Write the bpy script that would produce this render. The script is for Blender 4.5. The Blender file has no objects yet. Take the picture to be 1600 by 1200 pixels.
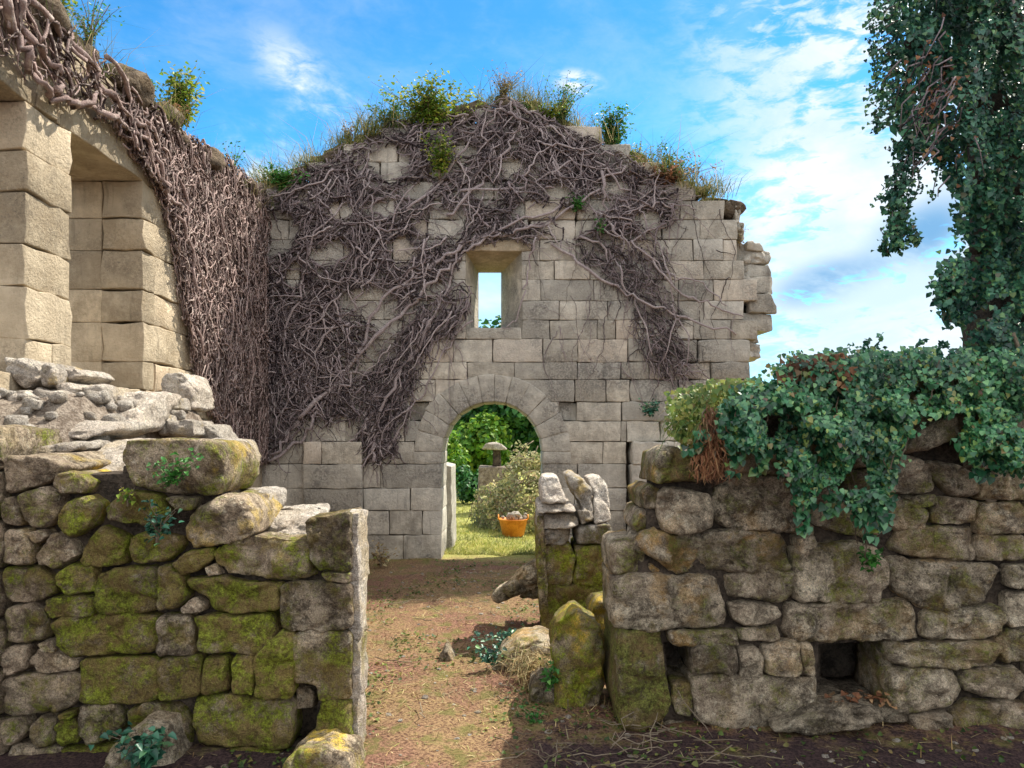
import bpy, bmesh, math, random
from mathutils import Vector, noise, Matrix
random.seed(7)
R = random.Random(11)
scene = bpy.context.scene
COL = scene.collection

# ------------------------------------------------------------------ camera
F = 1155.0; CX = 800.0; HZ = 680.0; EYE = 1.6
cam_d = bpy.data.cameras.new('camera'); cam = bpy.data.objects.new('camera', cam_d); COL.objects.link(cam)
cam.location = (0, 0, EYE); cam.rotation_euler = (math.radians(90), 0, 0)
cam_d.sensor_width = 36; cam_d.lens = 36 * F / 1600; cam_d.shift_y = 80 / 1600
cam_d.clip_end = 3000; cam_d.clip_start = 0.05
scene.camera = cam

# ------------------------------------------------------------------ light
SUN_TO = Vector((0.56, 0.43, 1.0)).normalized()
sun_d = bpy.data.lights.new('sun', 'SUN'); sun = bpy.data.objects.new('sun', sun_d); COL.objects.link(sun)
sun.rotation_euler = SUN_TO.to_track_quat('Z', 'Y').to_euler()
sun.location = (8, 8, 14)
sun_d.energy = 4.4; sun_d.angle = math.radians(0.5); sun_d.color = (1.0, 0.94, 0.82)
scene.view_settings.view_transform = 'Standard'; scene.view_settings.look = 'None'
scene.view_settings.exposure = 0.9; scene.view_settings.gamma = 1.0
scene.view_settings.use_curve_mapping = False

world = bpy.data.worlds.new('World'); scene.world = world; world.use_nodes = True

class NT:
    """small node-tree helper"""
    def __init__(s, tree):
        s.t = tree; s.n = tree.nodes; s.l = tree.links
        for x in list(s.n): s.n.remove(x)
    def new(s, typ, **kw):
        n = s.n.new(typ)
        for k, v in kw.items(): setattr(n, k, v)
        return n
    def put(s, sock, v):
        if isinstance(v, bpy.types.NodeSocket): s.l.new(v, sock)
        elif v is not None:
            try: sock.default_value = v
            except Exception: sock.default_value = (*v, 1.0)
    def math(s, op, a, b=None, c=None, clamp=False):
        n = s.new('ShaderNodeMath', operation=op); n.use_clamp = clamp
        s.put(n.inputs[0], a)
        if b is not None: s.put(n.inputs[1], b)
        if c is not None: s.put(n.inputs[2], c)
        return n.outputs[0]
    def ramp(s, v, lo, hi, a=0.0, b=1.0, smooth=True):
        n = s.new('ShaderNodeMapRange'); n.clamp = True
        n.interpolation_type = 'SMOOTHSTEP' if smooth else 'LINEAR'
        s.put(n.inputs['Value'], v); n.inputs['From Min'].default_value = lo; n.inputs['From Max'].default_value = hi
        n.inputs['To Min'].default_value = a; n.inputs['To Max'].default_value = b
        return n.outputs[0]
    def mix(s, f, a, b, blend='MIX'):
        n = s.new('ShaderNodeMix', data_type='RGBA', blend_type=blend)
        s.put(n.inputs[0], f); s.put(n.inputs[6], a if not isinstance(a, tuple) else (*a, 1)); s.put(n.inputs[7], b if not isinstance(b, tuple) else (*b, 1))
        return n.outputs[2]
    def noise(s, vec, scale, detail=4, rough=0.6, dist=0.0):
        n = s.new('ShaderNodeTexNoise'); s.put(n.inputs['Vector'], vec)
        n.inputs['Scale'].default_value = scale; n.inputs['Detail'].default_value = detail
        n.inputs['Roughness'].default_value = rough; n.inputs['Distortion'].default_value = dist
        return n.outputs['Fac']
    def voro(s, vec, scale, feature='F1'):
        n = s.new('ShaderNodeTexVoronoi', feature=feature); s.put(n.inputs['Vector'], vec)
        n.inputs['Scale'].default_value = scale
        return n.outputs['Distance']
    def mapping(s, vec, scale=(1, 1, 1), rot=(0, 0, 0), loc=(0, 0, 0)):
        n = s.new('ShaderNodeMapping'); s.put(n.inputs[0], vec)
        n.inputs['Scale'].default_value = scale; n.inputs['Rotation'].default_value = rot; n.inputs['Location'].default_value = loc
        return n.outputs[0]

def build_world():
    t = NT(world.node_tree)
    out = t.new('ShaderNodeOutputWorld'); bg = t.new('ShaderNodeBackground')
    sky = t.new('ShaderNodeTexSky', sky_type='NISHITA'); sky.sun_disc = False
    sky.sun_elevation = math.asin(SUN_TO.z); sky.sun_rotation = math.atan2(SUN_TO.x, SUN_TO.y)
    sky.air_density = 1.0; sky.dust_density = 0.3; sky.ozone_density = 2.0
    tc = t.new('ShaderNodeTexCoord'); g = tc.outputs['Generated']
    sep = t.new('ShaderNodeSeparateXYZ'); t.l.new(g, sep.inputs[0])
    x, y, z = sep.outputs
    az = t.math('ARCTAN2', x, y)
    el = t.math('ARCSINE', z)
    tint = t.mix(1.0, sky.outputs[0], (0.31, 0.98, 1.30), 'MULTIPLY')
    hor = t.ramp(el, 0.0, 0.5, 1.45, 0.95, False)
    blue = t.mix(1.0, tint, (1, 1, 1), 'MULTIPLY')
    mulc = t.new('ShaderNodeVectorMath', operation='SCALE'); t.l.new(blue, mulc.inputs[0]); t.l.new(hor, mulc.inputs['Scale'])
    cmb = t.new('ShaderNodeCombineXYZ'); t.l.new(az, cmb.inputs[0]); t.l.new(el, cmb.inputs[1])
    v = cmb.outputs[0]
    n1 = t.noise(t.mapping(v, (2.4, 4.2, 1), (0, 0, 0.5), (3.1, 1.7, 0)), 1.6, 6, 0.6, 0.4)
    n2 = t.noise(t.mapping(v, (22, 52, 1), (0, 0, 0.45)), 1.0, 4, 0.65, 0.5)
    n3 = t.noise(t.mapping(v, (5, 9, 1), (0, 0, -0.4), (7, 2, 0)), 1.0, 6, 0.65, 0.3)
    right = t.ramp(az, 0.18, 0.42)
    lowl = t.ramp(el, 0.44, 0.16)
    def blob(a, e, ra, re, rot=0.0):
        m = t.mapping(v, (1, 1, 1), (0, 0, 0), (-a, -e, 0))
        m = t.mapping(m, (1, 1, 1), (0, 0, -rot)); m = t.mapping(m, (1 / ra, 1 / re, 1))
        l = t.new('ShaderNodeVectorMath', operation='LENGTH'); t.l.new(m, l.inputs[0])
        return t.ramp(l.outputs['Value'], 1.15, 0.1)
    n5 = t.noise(t.mapping(v, (7, 30, 1), (0, 0, 0.62), (2, 5, 0)), 1.3, 6, 0.7, 0.5)
    rc = t.math('ADD', t.math('MULTIPLY', t.ramp(n1, .36, .62), 0.55), t.math('MULTIPLY', t.ramp(n2, .36, .64), 0.62))
    rc = t.math('ADD', rc, t.math('MULTIPLY', t.ramp(n5, .36, .64), 0.42))
    rc = t.math('ADD', rc, t.math('MULTIPLY', t.ramp(el, 0.5, 0.1), 0.30))
    rc = t.math('MULTIPLY', t.ramp(rc, 0.42, 1.3), right)
    def P(px, py): return math.atan((px - CX) / F), math.atan((HZ - py) / math.hypot(F, px - CX))
    fil = t.ramp(t.math('ADD', n3, t.math('MULTIPLY', n2, 0.35)), 0.50, 0.92)
    s1 = t.math('MULTIPLY', t.math('ADD', blob(*P(515, 190), 0.13, 0.05, -0.75), blob(*P(430, 262), 0.20, 0.07, 0.2)), t.math('MULTIPLY', t.math('MULTIPLY', t.ramp(n3, .38, .66), t.ramp(n2, .25, .65)), 1.35))
    s2 = t.math('MULTIPLY', blob(*P(903, 128), 0.04, 0.016, -0.15), t.math('MULTIPLY', t.ramp(n2, .35, .6), 1.2))
    ex = t.math('MULTIPLY', fil, 0.16)
    s3 = t.math('MULTIPLY', blob(*P(1370, 330), 0.2, 0.10, -0.5), 0.3)
    s4 = t.math('MULTIPLY', t.math('MULTIPLY', t.ramp(el, 0.36, 0.1), t.ramp(az, 0.16, 0.3)), 0.35)
    c = t.math('ADD', rc, s1); c = t.math('ADD', c, s2); c = t.math('ADD', c, ex); c = t.math('ADD', c, s3)
    c = t.math('ADD', c, s4); c = t.math('ADD', c, t.math('MULTIPLY', blob(*P(765, 470), .10, .07), .75))
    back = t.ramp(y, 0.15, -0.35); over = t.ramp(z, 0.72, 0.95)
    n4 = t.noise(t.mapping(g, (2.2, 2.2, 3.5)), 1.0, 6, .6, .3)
    bk = t.math('MULTIPLY', t.math('MAXIMUM', back, over), t.ramp(n4, .30, .48))  # unseen bright clouds behind and overhead, added to fill the shaded faces
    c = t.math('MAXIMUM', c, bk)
    c = t.math('MINIMUM', c, 0.97)
    dk = t.math('MULTIPLY', t.math('ADD', blob(*P(1290, 440), 0.085, 0.034, 0.25), blob(*P(1450, 360), .08, .05, 0.4)), t.ramp(n3, 0.25, 0.5))
    dk = t.math('MINIMUM', dk, 1.0)
    cw = t.mix(t.ramp(n3, .35, .7), (4.2, 5.2, 5.9), (5.9, 6.2, 6.4))
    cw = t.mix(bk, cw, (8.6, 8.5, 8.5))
    cw = t.mix(dk, cw, (1.3, 2.7, 4.4))
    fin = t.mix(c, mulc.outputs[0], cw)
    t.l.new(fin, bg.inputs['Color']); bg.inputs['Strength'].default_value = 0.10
    t.l.new(bg.outputs[0], out.inputs[0])
build_world()

# ------------------------------------------------------------------ helpers
def W(px, py, Y):
    return Vector(((px - CX) * Y / F, Y, EYE + (HZ - py) * Y / F))
XL = -3.2
def WL(px, py, off=0.0):           # a point on the left side wall
    Y = -XL * F / (CX - px)
    return Vector((XL + off, Y, EYE + (HZ - py) * Y / F))
def tag(o, label=None, cat=None, group=None, kind=None):
    if label: o['label'] = label
    if cat: o['category'] = cat
    if group: o['group'] = group
    if kind: o['kind'] = kind
    return o
def empty(name, loc, label, cat, group=None):
    o = bpy.data.objects.new(name, None); COL.objects.link(o); o.location = loc; o.empty_display_size = 0.2
    return tag(o, label, cat, group)
def world_loc(o):
    v = Vector((0, 0, 0))
    while o: v = v + Vector(o.location); o = o.parent
    return v
def mesh(name, V, Fc, mat, parent=None, origin=None, smooth=True, color=None):
    if parent is not None and origin is None: base = world_loc(parent)
    else: base = Vector(origin) if origin is not None else Vector((0, 0, 0))
    me = bpy.data.meshes.new(name)
    me.from_pydata([(v[0] - base.x, v[1] - base.y, v[2] - base.z) for v in V], [], Fc)
    if smooth: me.polygons.foreach_set('use_smooth', [True] * len(me.polygons))
    me.materials.append(mat); me.update()
    o = bpy.data.objects.new(name, me); COL.objects.link(o)
    if parent is not None: o.parent = parent
    elif origin is not None: o.location = origin
    if color: o.color = color
    return o
def nv(p, s, seed=0.0):
    return noise.noise_vector(Vector((p[0] * s + seed, p[1] * s - seed * 1.7, p[2] * s + seed * .6)))

def inside(poly, x, y):
    c = False; n = len(poly); j = n - 1
    for i in range(n):
        xi, yi = poly[i]; xj, yj = poly[j]
        if (yi > y) != (yj > y) and x < (xj - xi) * (y - yi) / (yj - yi) + xi: c = not c
        j = i
    return c

def stone_geo(poly, Y, depth=0.4, bulge=0.06, seed=0, rough=1.0, M=60, tilt=0.0, box=11.0):
    """a worn stone: outline on a plane at distance Y, rounded in front, with real depth behind"""
    pts = [W(a, b, Y) for a, b in poly]
    P2 = [(p.x, p.z) for p in pts]
    for _ in range(2):
        q = []
        for i in range(len(P2)):
            a = P2[i]; b = P2[(i + 1) % len(P2)]
            q.append((a[0] * .91 + b[0] * .09, a[1] * .91 + b[1] * .09)); q.append((a[0] * .09 + b[0] * .91, a[1] * .09 + b[1] * .91))
        P2 = q
    L = [0]
    for i in range(len(P2)):
        a = P2[i]; b = P2[(i + 1) % len(P2)]; L.append(L[-1] + math.hypot(b[0] - a[0], b[1] - a[1]))
    tot = L[-1]; out = []; k = 0
    for m in range(M):
        s = tot * m / M
        while L[k + 1] < s: k += 1
        a = P2[k]; b = P2[(k + 1) % len(P2)]; f = (s - L[k]) / max(1e-9, L[k + 1] - L[k])
        out.append((a[0] + (b[0] - a[0]) * f, a[1] + (b[1] - a[1]) * f))
    cx = sum(p[0] for p in out) / M; cz = sum(p[1] for p in out) / M
    V = []; Fc = []
    rings = []
    T = [0, .02, .05, .09, .15, .22, .31, .41, .53, .66, .80, .92]
    for b in (1.0, .8, .55, .3, .12):
        rings.append((1.0 - .05 * (b == 1.0), bulge + depth * b))
    for t in T:
        rings.append((1 - t, bulge * (1 - (1 - (1 - t) ** box) ** .5)))
    sd = seed * 3.17
    size = math.sqrt(tot / 4); fs = 2.2 / max(.12, size * .6)
    def disp(x, y, z):
        a = nv((x, y, z), 3.2, sd) * (.06 * size * rough); b = nv((x, y, z), 9, sd + 5) * (.042 * size * rough); c = nv((x, y, z), 26, sd + 9) * (.017 * size * rough)
        f = noise.voronoi(Vector((x * fs + sd, y * fs, z * fs - sd)))[0]
        g = (f[1] - f[0]); chip = (.035 * size * rough) * max(0.0, .35 - g) / .35 + f[0] * .05 * size * rough
        return (x + (a.x + b.x) * .42 + c.x, y + a.y + b.y + c.y + chip, z + (a.z + b.z) * .42 + c.z)
    for (s, yy) in rings:
        for (x, z) in out:
            X = cx + (x - cx) * s; Z = cz + (z - cz) * s
            V.append(disp(X, Y + yy + tilt * (Z - cz), Z))
    n = len(rings)
    for r in range(n - 1):
        for m in range(M):
            m2 = (m + 1) % M
            Fc.append((r * M + m, r * M + m2, (r + 1) * M + m2, (r + 1) * M + m))
    V.append(disp(cx, Y, cz)); c = len(V) - 1
    for m in range(M): Fc.append(((n - 1) * M + m, (n - 1) * M + (m + 1) % M, c))
    V.append((cx, Y + bulge + depth, cz)); c = len(V) - 1
    for m in range(M): Fc.append(((m + 1) % M, m, c))
    # outline orientation
    ar = sum(out[i][0] * out[(i + 1) % M][1] - out[(i + 1) % M][0] * out[i][1] for i in range(M))
    if ar > 0: pass
    else: Fc = [tuple(reversed(f)) for f in Fc]
    return V, Fc

def axis(L, r, step, ends=True):
    n = max(1, int(round((L - 2 * r) / step)))
    return [0, r * .35, r] + [r + (L - 2 * r) * i / n for i in range(1, n)] + [L - r, L - r * .35, L]
def block_geo(V, Fc, corners, depth, frame, r=0.014, amp=0.006, seed=0.0, step=0.11, off=0.0):
    """dressed block. corners = (u,w) of bl,br,tr,tl ; frame(u,w,n)->world with n = outward"""
    (bl, br, tr, tl) = corners
    Lu = .5 * (math.dist(bl, br) + math.dist(tl, tr)); Lw = .5 * (math.dist(bl, tl) + math.dist(br, tr))
    r = min(r, Lu * .3, Lw * .3)
    A = axis(Lu, r, step); B = axis(Lw, r, step); D = [0, r * .35, r, depth * .5, depth - r, depth]
    na, nb, nd = len(A), len(B), len(D); idx = {}
    def pt(i, j, k):
        key = (i, j, k)
        if key in idx: return idx[key]
        p = Vector((A[i], B[j], D[k])); q = Vector((min(max(p.x, r), Lu - r), min(max(p.y, r), Lw - r), min(max(p.z, r), depth - r)))
        d = p - q
        if d.length > 1e-9: p = q + d.normalized() * r
        u = p.x / Lu; w = p.y / Lw
        U = (bl[0] * (1 - u) + br[0] * u) * (1 - w) + (tl[0] * (1 - u) + tr[0] * u) * w
        Wv = (bl[1] * (1 - u) + br[1] * u) * (1 - w) + (tl[1] * (1 - u) + tr[1] * u) * w
        P = frame(U, Wv, off - p.z)
        a = nv(P, 5.5, seed) * amp * 1.6 + nv(P, 17, seed + 3) * amp
        P = P + a
        V.append(tuple(P)); idx[key] = len(V) - 1
        return idx[key]
    for i in range(na - 1):
        for j in range(nb - 1):
            Fc.append((pt(i, j, 0), pt(i + 1, j, 0), pt(i + 1, j + 1, 0), pt(i, j + 1, 0)))
            Fc.append((pt(i, j, nd - 1), pt(i, j + 1, nd - 1), pt(i + 1, j + 1, nd - 1), pt(i + 1, j, nd - 1)))
    for k in range(nd - 1):
        for i in range(na - 1):
            Fc.append((pt(i, 0, k), pt(i, 0, k + 1), pt(i + 1, 0, k + 1), pt(i + 1, 0, k)))
            Fc.append((pt(i, nb - 1, k), pt(i + 1, nb - 1, k), pt(i + 1, nb - 1, k + 1), pt(i, nb - 1, k + 1)))
        for j in range(nb - 1):
            Fc.append((pt(0, j, k), pt(0, j + 1, k), pt(0, j + 1, k + 1), pt(0, j, k + 1)))
            Fc.append((pt(na - 1, j, k), pt(na - 1, j, k + 1), pt(na - 1, j + 1, k + 1), pt(na - 1, j + 1, k)))

def cell_solid(inside_fn, u0, u1, w0, w1, step, frame, n0, n1, jit=0.02, V=None, Fc=None, seed=0):
    """solid slab made of the cells where inside_fn(u,w) holds; only outer faces"""
    if V is None: V = []; Fc = []
    nu = int((u1 - u0) / step); nw = int((w1 - w0) / step)
    on = {(i, j) for i in range(nu) for j in range(nw) if inside_fn(u0 + (i + .5) * step, w0 + (j + .5) * step)}
    idx = {}
    def pt(i, j, k):
        key = (i, j, k)
        if key not in idx:
            P = frame(u0 + i * step, w0 + j * step, (n0, n1)[k])
            V.append(tuple(P + nv(P, 4, seed) * jit * 1.5 + nv(P, 13, seed + 3) * jit)); idx[key] = len(V) - 1
        return idx[key]
    for (i, j) in on:
        Fc.append((pt(i, j, 0), pt(i + 1, j, 0), pt(i + 1, j + 1, 0), pt(i, j + 1, 0)))
        Fc.append((pt(i, j, 1), pt(i, j + 1, 1), pt(i + 1, j + 1, 1), pt(i + 1, j, 1)))
        if (i - 1, j) not in on: Fc.append((pt(i, j, 0), pt(i, j + 1, 0), pt(i, j + 1, 1), pt(i, j, 1)))
        if (i + 1, j) not in on: Fc.append((pt(i + 1, j, 0), pt(i + 1, j, 1), pt(i + 1, j + 1, 1), pt(i + 1, j + 1, 0)))
        if (i, j - 1) not in on: Fc.append((pt(i, j, 0), pt(i, j, 1), pt(i + 1, j, 1), pt(i + 1, j, 0)))
        if (i, j + 1) not in on: Fc.append((pt(i, j + 1, 0), pt(i + 1, j + 1, 0), pt(i + 1, j + 1, 1), pt(i, j + 1, 1)))
    return V, Fc

def tube(V, Fc, path, radii, sides=5):
    n = len(path); b = len(V); up = Vector((0, 0, 1))
    for i, p in enumerate(path):
        d = (path[min(i + 1, n - 1)] - path[max(i - 1, 0)])
        if d.length < 1e-7: d = Vector((0, 0, 1))
        d.normalize()
        a = d.cross(Vector((0.12, -1, 0.2))); a.normalize(); c = d.cross(a)
        for s in range(sides):
            t = 2 * math.pi * s / sides
            V.append(tuple(p + (a * math.cos(t) + c * math.sin(t)) * radii[i]))
    for i in range(n - 1):
        for s in range(sides):
            s2 = (s + 1) % sides
            Fc.append((b + i * sides + s, b + i * sides + s2, b + (i + 1) * sides + s2, b + (i + 1) * sides + s))
    Fc.append(tuple(b + s for s in reversed(range(sides)))); Fc.append(tuple(b + (n - 1) * sides + s for s in range(sides)))

# ------------------------------------------------------------------ materials
def principled(name):
    m = bpy.data.materials.new(name); m.use_nodes = True; t = NT(m.node_tree)
    o = t.new('ShaderNodeOutputMaterial'); p = t.new('ShaderNodeBsdfPrincipled'); t.l.new(p.outputs[0], o.inputs[0])
    tc = t.new('ShaderNodeTexCoord')
    return m, t, p, tc.outputs['Object'], o
def bump(t, p, h, strength, dist):
    b = t.new('ShaderNodeBump'); b.inputs['Strength'].default_value = strength; b.inputs['Distance'].default_value = dist
    t.put(b.inputs['Height'], h); t.l.new(b.outputs[0], p.inputs['Normal'])

def mat_field_stone(name, dark, light, moss, ochre, scale=1.0):
    """rough granite with moss (object colour R), ochre lichen (G), brightness (B)"""
    m, t, p, co, _ = principled(name)
    oi = t.new('ShaderNodeObjectInfo'); sp = t.new('ShaderNodeSeparateColor'); t.l.new(oi.outputs['Color'], sp.inputs[0])
    rnd = oi.outputs['Random']
    nL = t.noise(co, 2.3 * scale, 5, .62); nM = t.noise(co, 9 * scale, 6, .7); nF = t.noise(co, 48 * scale, 5, .75)
    base = t.mix(t.ramp(t.math('ADD', t.math('MULTIPLY', nM, .6), t.math('MULTIPLY', nF, .4)), .40, .60), dark, light)
    base = t.mix(t.math('MULTIPLY', t.ramp(nL, .42, .65), .35), base, (0.24, 0.16, 0.11))
    base = t.mix(t.math('MULTIPLY', rnd, .22), base, (0.36, 0.29, 0.21))
    crust = t.ramp(t.math('ADD', t.math('MULTIPLY', t.noise(t.mapping(co, loc=(3, 3, 8)), 14, 6, .75), .7), t.math('MULTIPLY', nF, .3)), .53, .60)
    base = t.mix(t.math('MULTIPLY', crust, .7), base, tuple(c * .55 for c in dark))
    # pale crusts of lichen
    lic = t.math('MULTIPLY', t.ramp(t.noise(t.mapping(co, loc=(9, 1, 2)), 26, 6, .8), .53, .62), t.ramp(t.noise(t.mapping(co, loc=(2, 6, 5)), 5, 4, .7), .42, .6))
    base = t.mix(t.math('MULTIPLY', lic, .62), base, (0.50, 0.45, 0.34))
    g = t.ramp(t.noise(t.mapping(co, loc=(4, 3, 1)), 3.4, 6, .7), .50, .62)
    base = t.mix(t.math('MULTIPLY', g, sp.outputs[1], clamp=True), base, ochre)
    md = t.math('ADD', t.noise(t.mapping(co, loc=(1, 8, 3)), 4.2, 7, .68), t.math('MULTIPLY', sp.outputs[0], .34))
    md = t.math('ADD', md, t.math('MULTIPLY', t.math('SUBTRACT', nF, .5), .35)); mf = t.math('MULTIPLY', t.ramp(md, .60, .80), .94)
    mcol = t.mix(t.ramp(nF, .35, .65), (moss[0] * .55, moss[1] * .42, moss[2] * .5), tuple(c * 1.55 for c in moss)); mcol = t.mix(t.math('MULTIPLY', t.ramp(t.noise(t.mapping(co, loc=(5, 5, 5)), 7, 5, .7), .43, .58), .72), mcol, (0.16, 0.10, 0.045))
    base = t.mix(t.math('MULTIPLY', mf, t.ramp(sp.outputs[0], 0, .15)), base, mcol)
    pits = t.ramp(t.noise(co, 30, 5, .8), .42, .32)
    base = t.mix(t.math('MULTIPLY', pits, .55), base, (0.05, 0.04, 0.035))
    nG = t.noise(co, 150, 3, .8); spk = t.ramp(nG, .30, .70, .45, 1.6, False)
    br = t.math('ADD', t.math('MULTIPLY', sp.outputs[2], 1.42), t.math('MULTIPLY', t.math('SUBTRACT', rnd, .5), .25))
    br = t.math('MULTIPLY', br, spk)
    sc = t.new('ShaderNodeVectorMath', operation='SCALE'); t.l.new(base, sc.inputs[0]); t.l.new(br, sc.inputs['Scale'])
    t.l.new(sc.outputs[0], p.inputs['Base Color']); p.inputs['Roughness'].default_value = .92
    p.inputs['Specular IOR Level'].default_value = .2
    h = t.math('ADD', t.math('MULTIPLY', nM, 1.4), t.math('ADD', t.math('MULTIPLY', nF, .7), t.math('MULTIPLY', pits, -.35)))
    h = t.math('ADD', h, t.math('MULTIPLY', mf, .25)); h = t.math('ADD', h, t.math('MULTIPLY', nG, .3))
    bump(t, p, h, 1.0, .045)
    return m
M_LEFT = mat_field_stone('mossy_granite', (0.065, 0.048, 0.032), (0.47, 0.38, 0.27), (0.125, 0.150, 0.012), (0.46, 0.32, 0.05))
M_RIGHT = mat_field_stone('weathered_granite', (0.055, 0.043, 0.030), (0.48, 0.41, 0.30), (0.12, 0.13, 0.025), (0.42, 0.24, 0.06))
M_PALE = mat_field_stone('pale_granite', (0.30, 0.26, 0.22), (0.62, 0.57, 0.50), (0.16, 0.16, 0.04), (0.45, 0.33, 0.14))

def mat_ashlar(name, a, b, c, stain, joint=None):
    m, t, p, co, _ = principled(name)
    ge = t.new('ShaderNodeNewGeometry'); rnd = ge.outputs['Random Per Island']
    nL = t.noise(co, 1.1, 5, .65); nM = t.noise(co, 6, 6, .7); nF = t.noise(co, 40, 5, .75)
    base = t.mix(t.ramp(nM, .35, .68), a, b)
    wn = t.new('ShaderNodeTexWhiteNoise', noise_dimensions='1D'); t.l.new(rnd, wn.inputs['W'])
    base = t.mix(t.math('MULTIPLY', wn.outputs['Value'], .55), base, c)
    base = t.mix(t.math('MULTIPLY', t.ramp(rnd, .82, .97), .3), base, (0.44, 0.30, 0.20))
    st = t.math('MULTIPLY', t.ramp(nL, .44, .6), t.ramp(t.math('ADD', t.math('MULTIPLY', nF, .5), t.math('MULTIPLY', nM, .5)), .42, .56))
    base = t.mix(t.math('MULTIPLY', st, .75), base, stain)
    streak = t.ramp(t.noise(t.mapping(co, (7, 7, .7)), 1.0, 5, .7), .55, .75)
    base = t.mix(t.math('MULTIPLY', streak, .55), base, tuple(x * .6 for x in stain))
    sp = t.ramp(t.voro(co, 42), .16, .08)
    base = t.mix(t.math('MULTIPLY', sp, t.math('MULTIPLY', t.ramp(nL, .42, .6), .8)), base, (0.07, 0.07, 0.075))
    sc = t.new('ShaderNodeVectorMath', operation='SCALE'); t.l.new(base, sc.inputs[0])
    t.l.new(t.math('ADD', t.math('MULTIPLY', rnd, .45), .75), sc.inputs['Scale'])
    t.l.new(sc.outputs[0], p.inputs['Base Color']); p.inputs['Roughness'].default_value = .9
    p.inputs['Specular IOR Level'].default_value = .2
    h = t.math('ADD', t.math('MULTIPLY', nM, 1.0), t.math('MULTIPLY', nF, .8))
    bump(t, p, h, .9, .028)
    return m
M_ASH = mat_ashlar('gable_ashlar', (0.42, 0.37, 0.30), (0.76, 0.69, 0.57), (0.56, 0.54, 0.49), (0.15, 0.14, 0.13))
M_CREAM = mat_ashlar('cream_ashlar', (0.42, 0.33, 0.22), (0.70, 0.58, 0.41), (0.66, 0.55, 0.40), (0.25, 0.20, 0.14))

def mat_simple(name, a, b, scale=8, rough=.9, bm=.5, bd=.02, detail=5):
    m, t, p, co, _ = principled(name)
    n = t.noise(co, scale, detail, .7); n2 = t.noise(co, scale * 6, 4, .7)
    t.l.new(t.mix(t.ramp(t.math('ADD', t.math('MULTIPLY', n, .6), t.math('MULTIPLY', n2, .4)), .38, .62), a, b), p.inputs['Base Color'])
    p.inputs['Roughness'].default_value = rough; p.inputs['Specular IOR Level'].default_value = .2
    bump(t, p, t.math('ADD', n, t.math('MULTIPLY', n2, .5)), bm, bd)
    return m
M_CORE = mat_simple('earth_and_rubble', (0.035, 0.028, 0.022), (0.13, 0.10, 0.075), 9, .95, 1.0, .05)
M_EARTHTOP = mat_simple('wall_top_soil', (0.09, 0.065, 0.045), (0.26, 0.20, 0.14), 9, .95, 1.0, .06)

def mat_vine(name, a, b, c):
    m, t, p, co, _ = principled(name)
    ge = t.new('ShaderNodeNewGeometry'); rnd = ge.outputs['Random Per Island']
    n = t.noise(t.mapping(co, (1, 1, 1)), 22, 5, .7)
    base = t.mix(t.ramp(rnd, .1, .9), a, b); base = t.mix(t.ramp(n, .5, .7), base, c)
    t.l.new(base, p.inputs['Base Color']); p.inputs['Roughness'].default_value = .85
    p.inputs['Specular IOR Level'].default_value = .25
    bump(t, p, t.noise(co, 55, 5, .75), 1.0, .02)
    return m
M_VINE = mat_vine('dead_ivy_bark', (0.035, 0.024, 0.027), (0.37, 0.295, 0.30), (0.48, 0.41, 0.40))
M_VINE2 = mat_vine('dead_ivy_bark_sunny', (0.07, 0.042, 0.038), (0.48, 0.345, 0.31), (0.66, 0.55, 0.48))  # lighter, redder bark copy with sunlight put into its colour
M_VINE_L = mat_vine('pale_ivy_bark', (0.16, 0.12, 0.122), (0.50, 0.415, 0.41), (0.62, 0.55, 0.52))
M_TWIG = mat_vine('twig_bark', (0.16, 0.12, 0.08), (0.34, 0.27, 0.19), (0.30, 0.24, 0.18))

def mat_leaf(name, cols, rough=.45, trans=.25, spec=.4):
    """cols: list of (pos, colour) picked per leaf"""
    m, t, p, co, o = principled(name)
    ge = t.new('ShaderNodeNewGeometry'); rnd = ge.outputs['Random Per Island']
    cr = t.new('ShaderNodeValToRGB'); t.l.new(rnd, cr.inputs[0])
    el = cr.color_ramp.elements
    while len(el) < len(cols): el.new(.5)
    for e, (q, c) in zip(el, cols): e.position = q; e.color = (*c, 1)
    nz = t.noise(co, 3.0, 3, .6)
    colr = t.mix(1.0, cr.outputs[0], t.mix(t.ramp(nz, .35, .65), (.6, .65, .7), (1.25, 1.2, 1.05)), 'MULTIPLY')
    t.l.new(colr, p.inputs['Base Color']); p.inputs['Roughness'].default_value = rough
    p.inputs['Specular IOR Level'].default_value = spec
    tr = t.new('ShaderNodeBsdfTranslucent'); t.l.new(colr, tr.inputs[0])
    mx = t.new('ShaderNodeMixShader'); mx.inputs[0].default_value = trans
    t.l.new(p.outputs[0], mx.inputs[1]); t.l.new(tr.outputs[0], mx.inputs[2]); t.l.new(mx.outputs[0], o.inputs[0])
    return m
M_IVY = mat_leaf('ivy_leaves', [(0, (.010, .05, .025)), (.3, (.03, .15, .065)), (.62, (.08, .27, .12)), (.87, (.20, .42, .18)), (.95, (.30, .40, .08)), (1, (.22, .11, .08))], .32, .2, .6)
M_IVYY = mat_leaf('sunny_ivy_leaves', [(0, (.10, .19, .05)), (.5, (.19, .28, .06)), (.8, (.36, .38, .10)), (1, (.30, .22, .09))], .45, .4)  # yellow-green grass and young ivy, with sunlight put into the colour
M_IVYDK = mat_leaf('shaded_ivy_leaves', [(0, (.010, .045, .03)), (.35, (.03, .13, .08)), (.72, (.08, .25, .15)), (.94, (.19, .36, .13)), (1, (.16, .09, .09))], .4, .15, .5)  # darker ivy copy with shade put into the leaf colour
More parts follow.
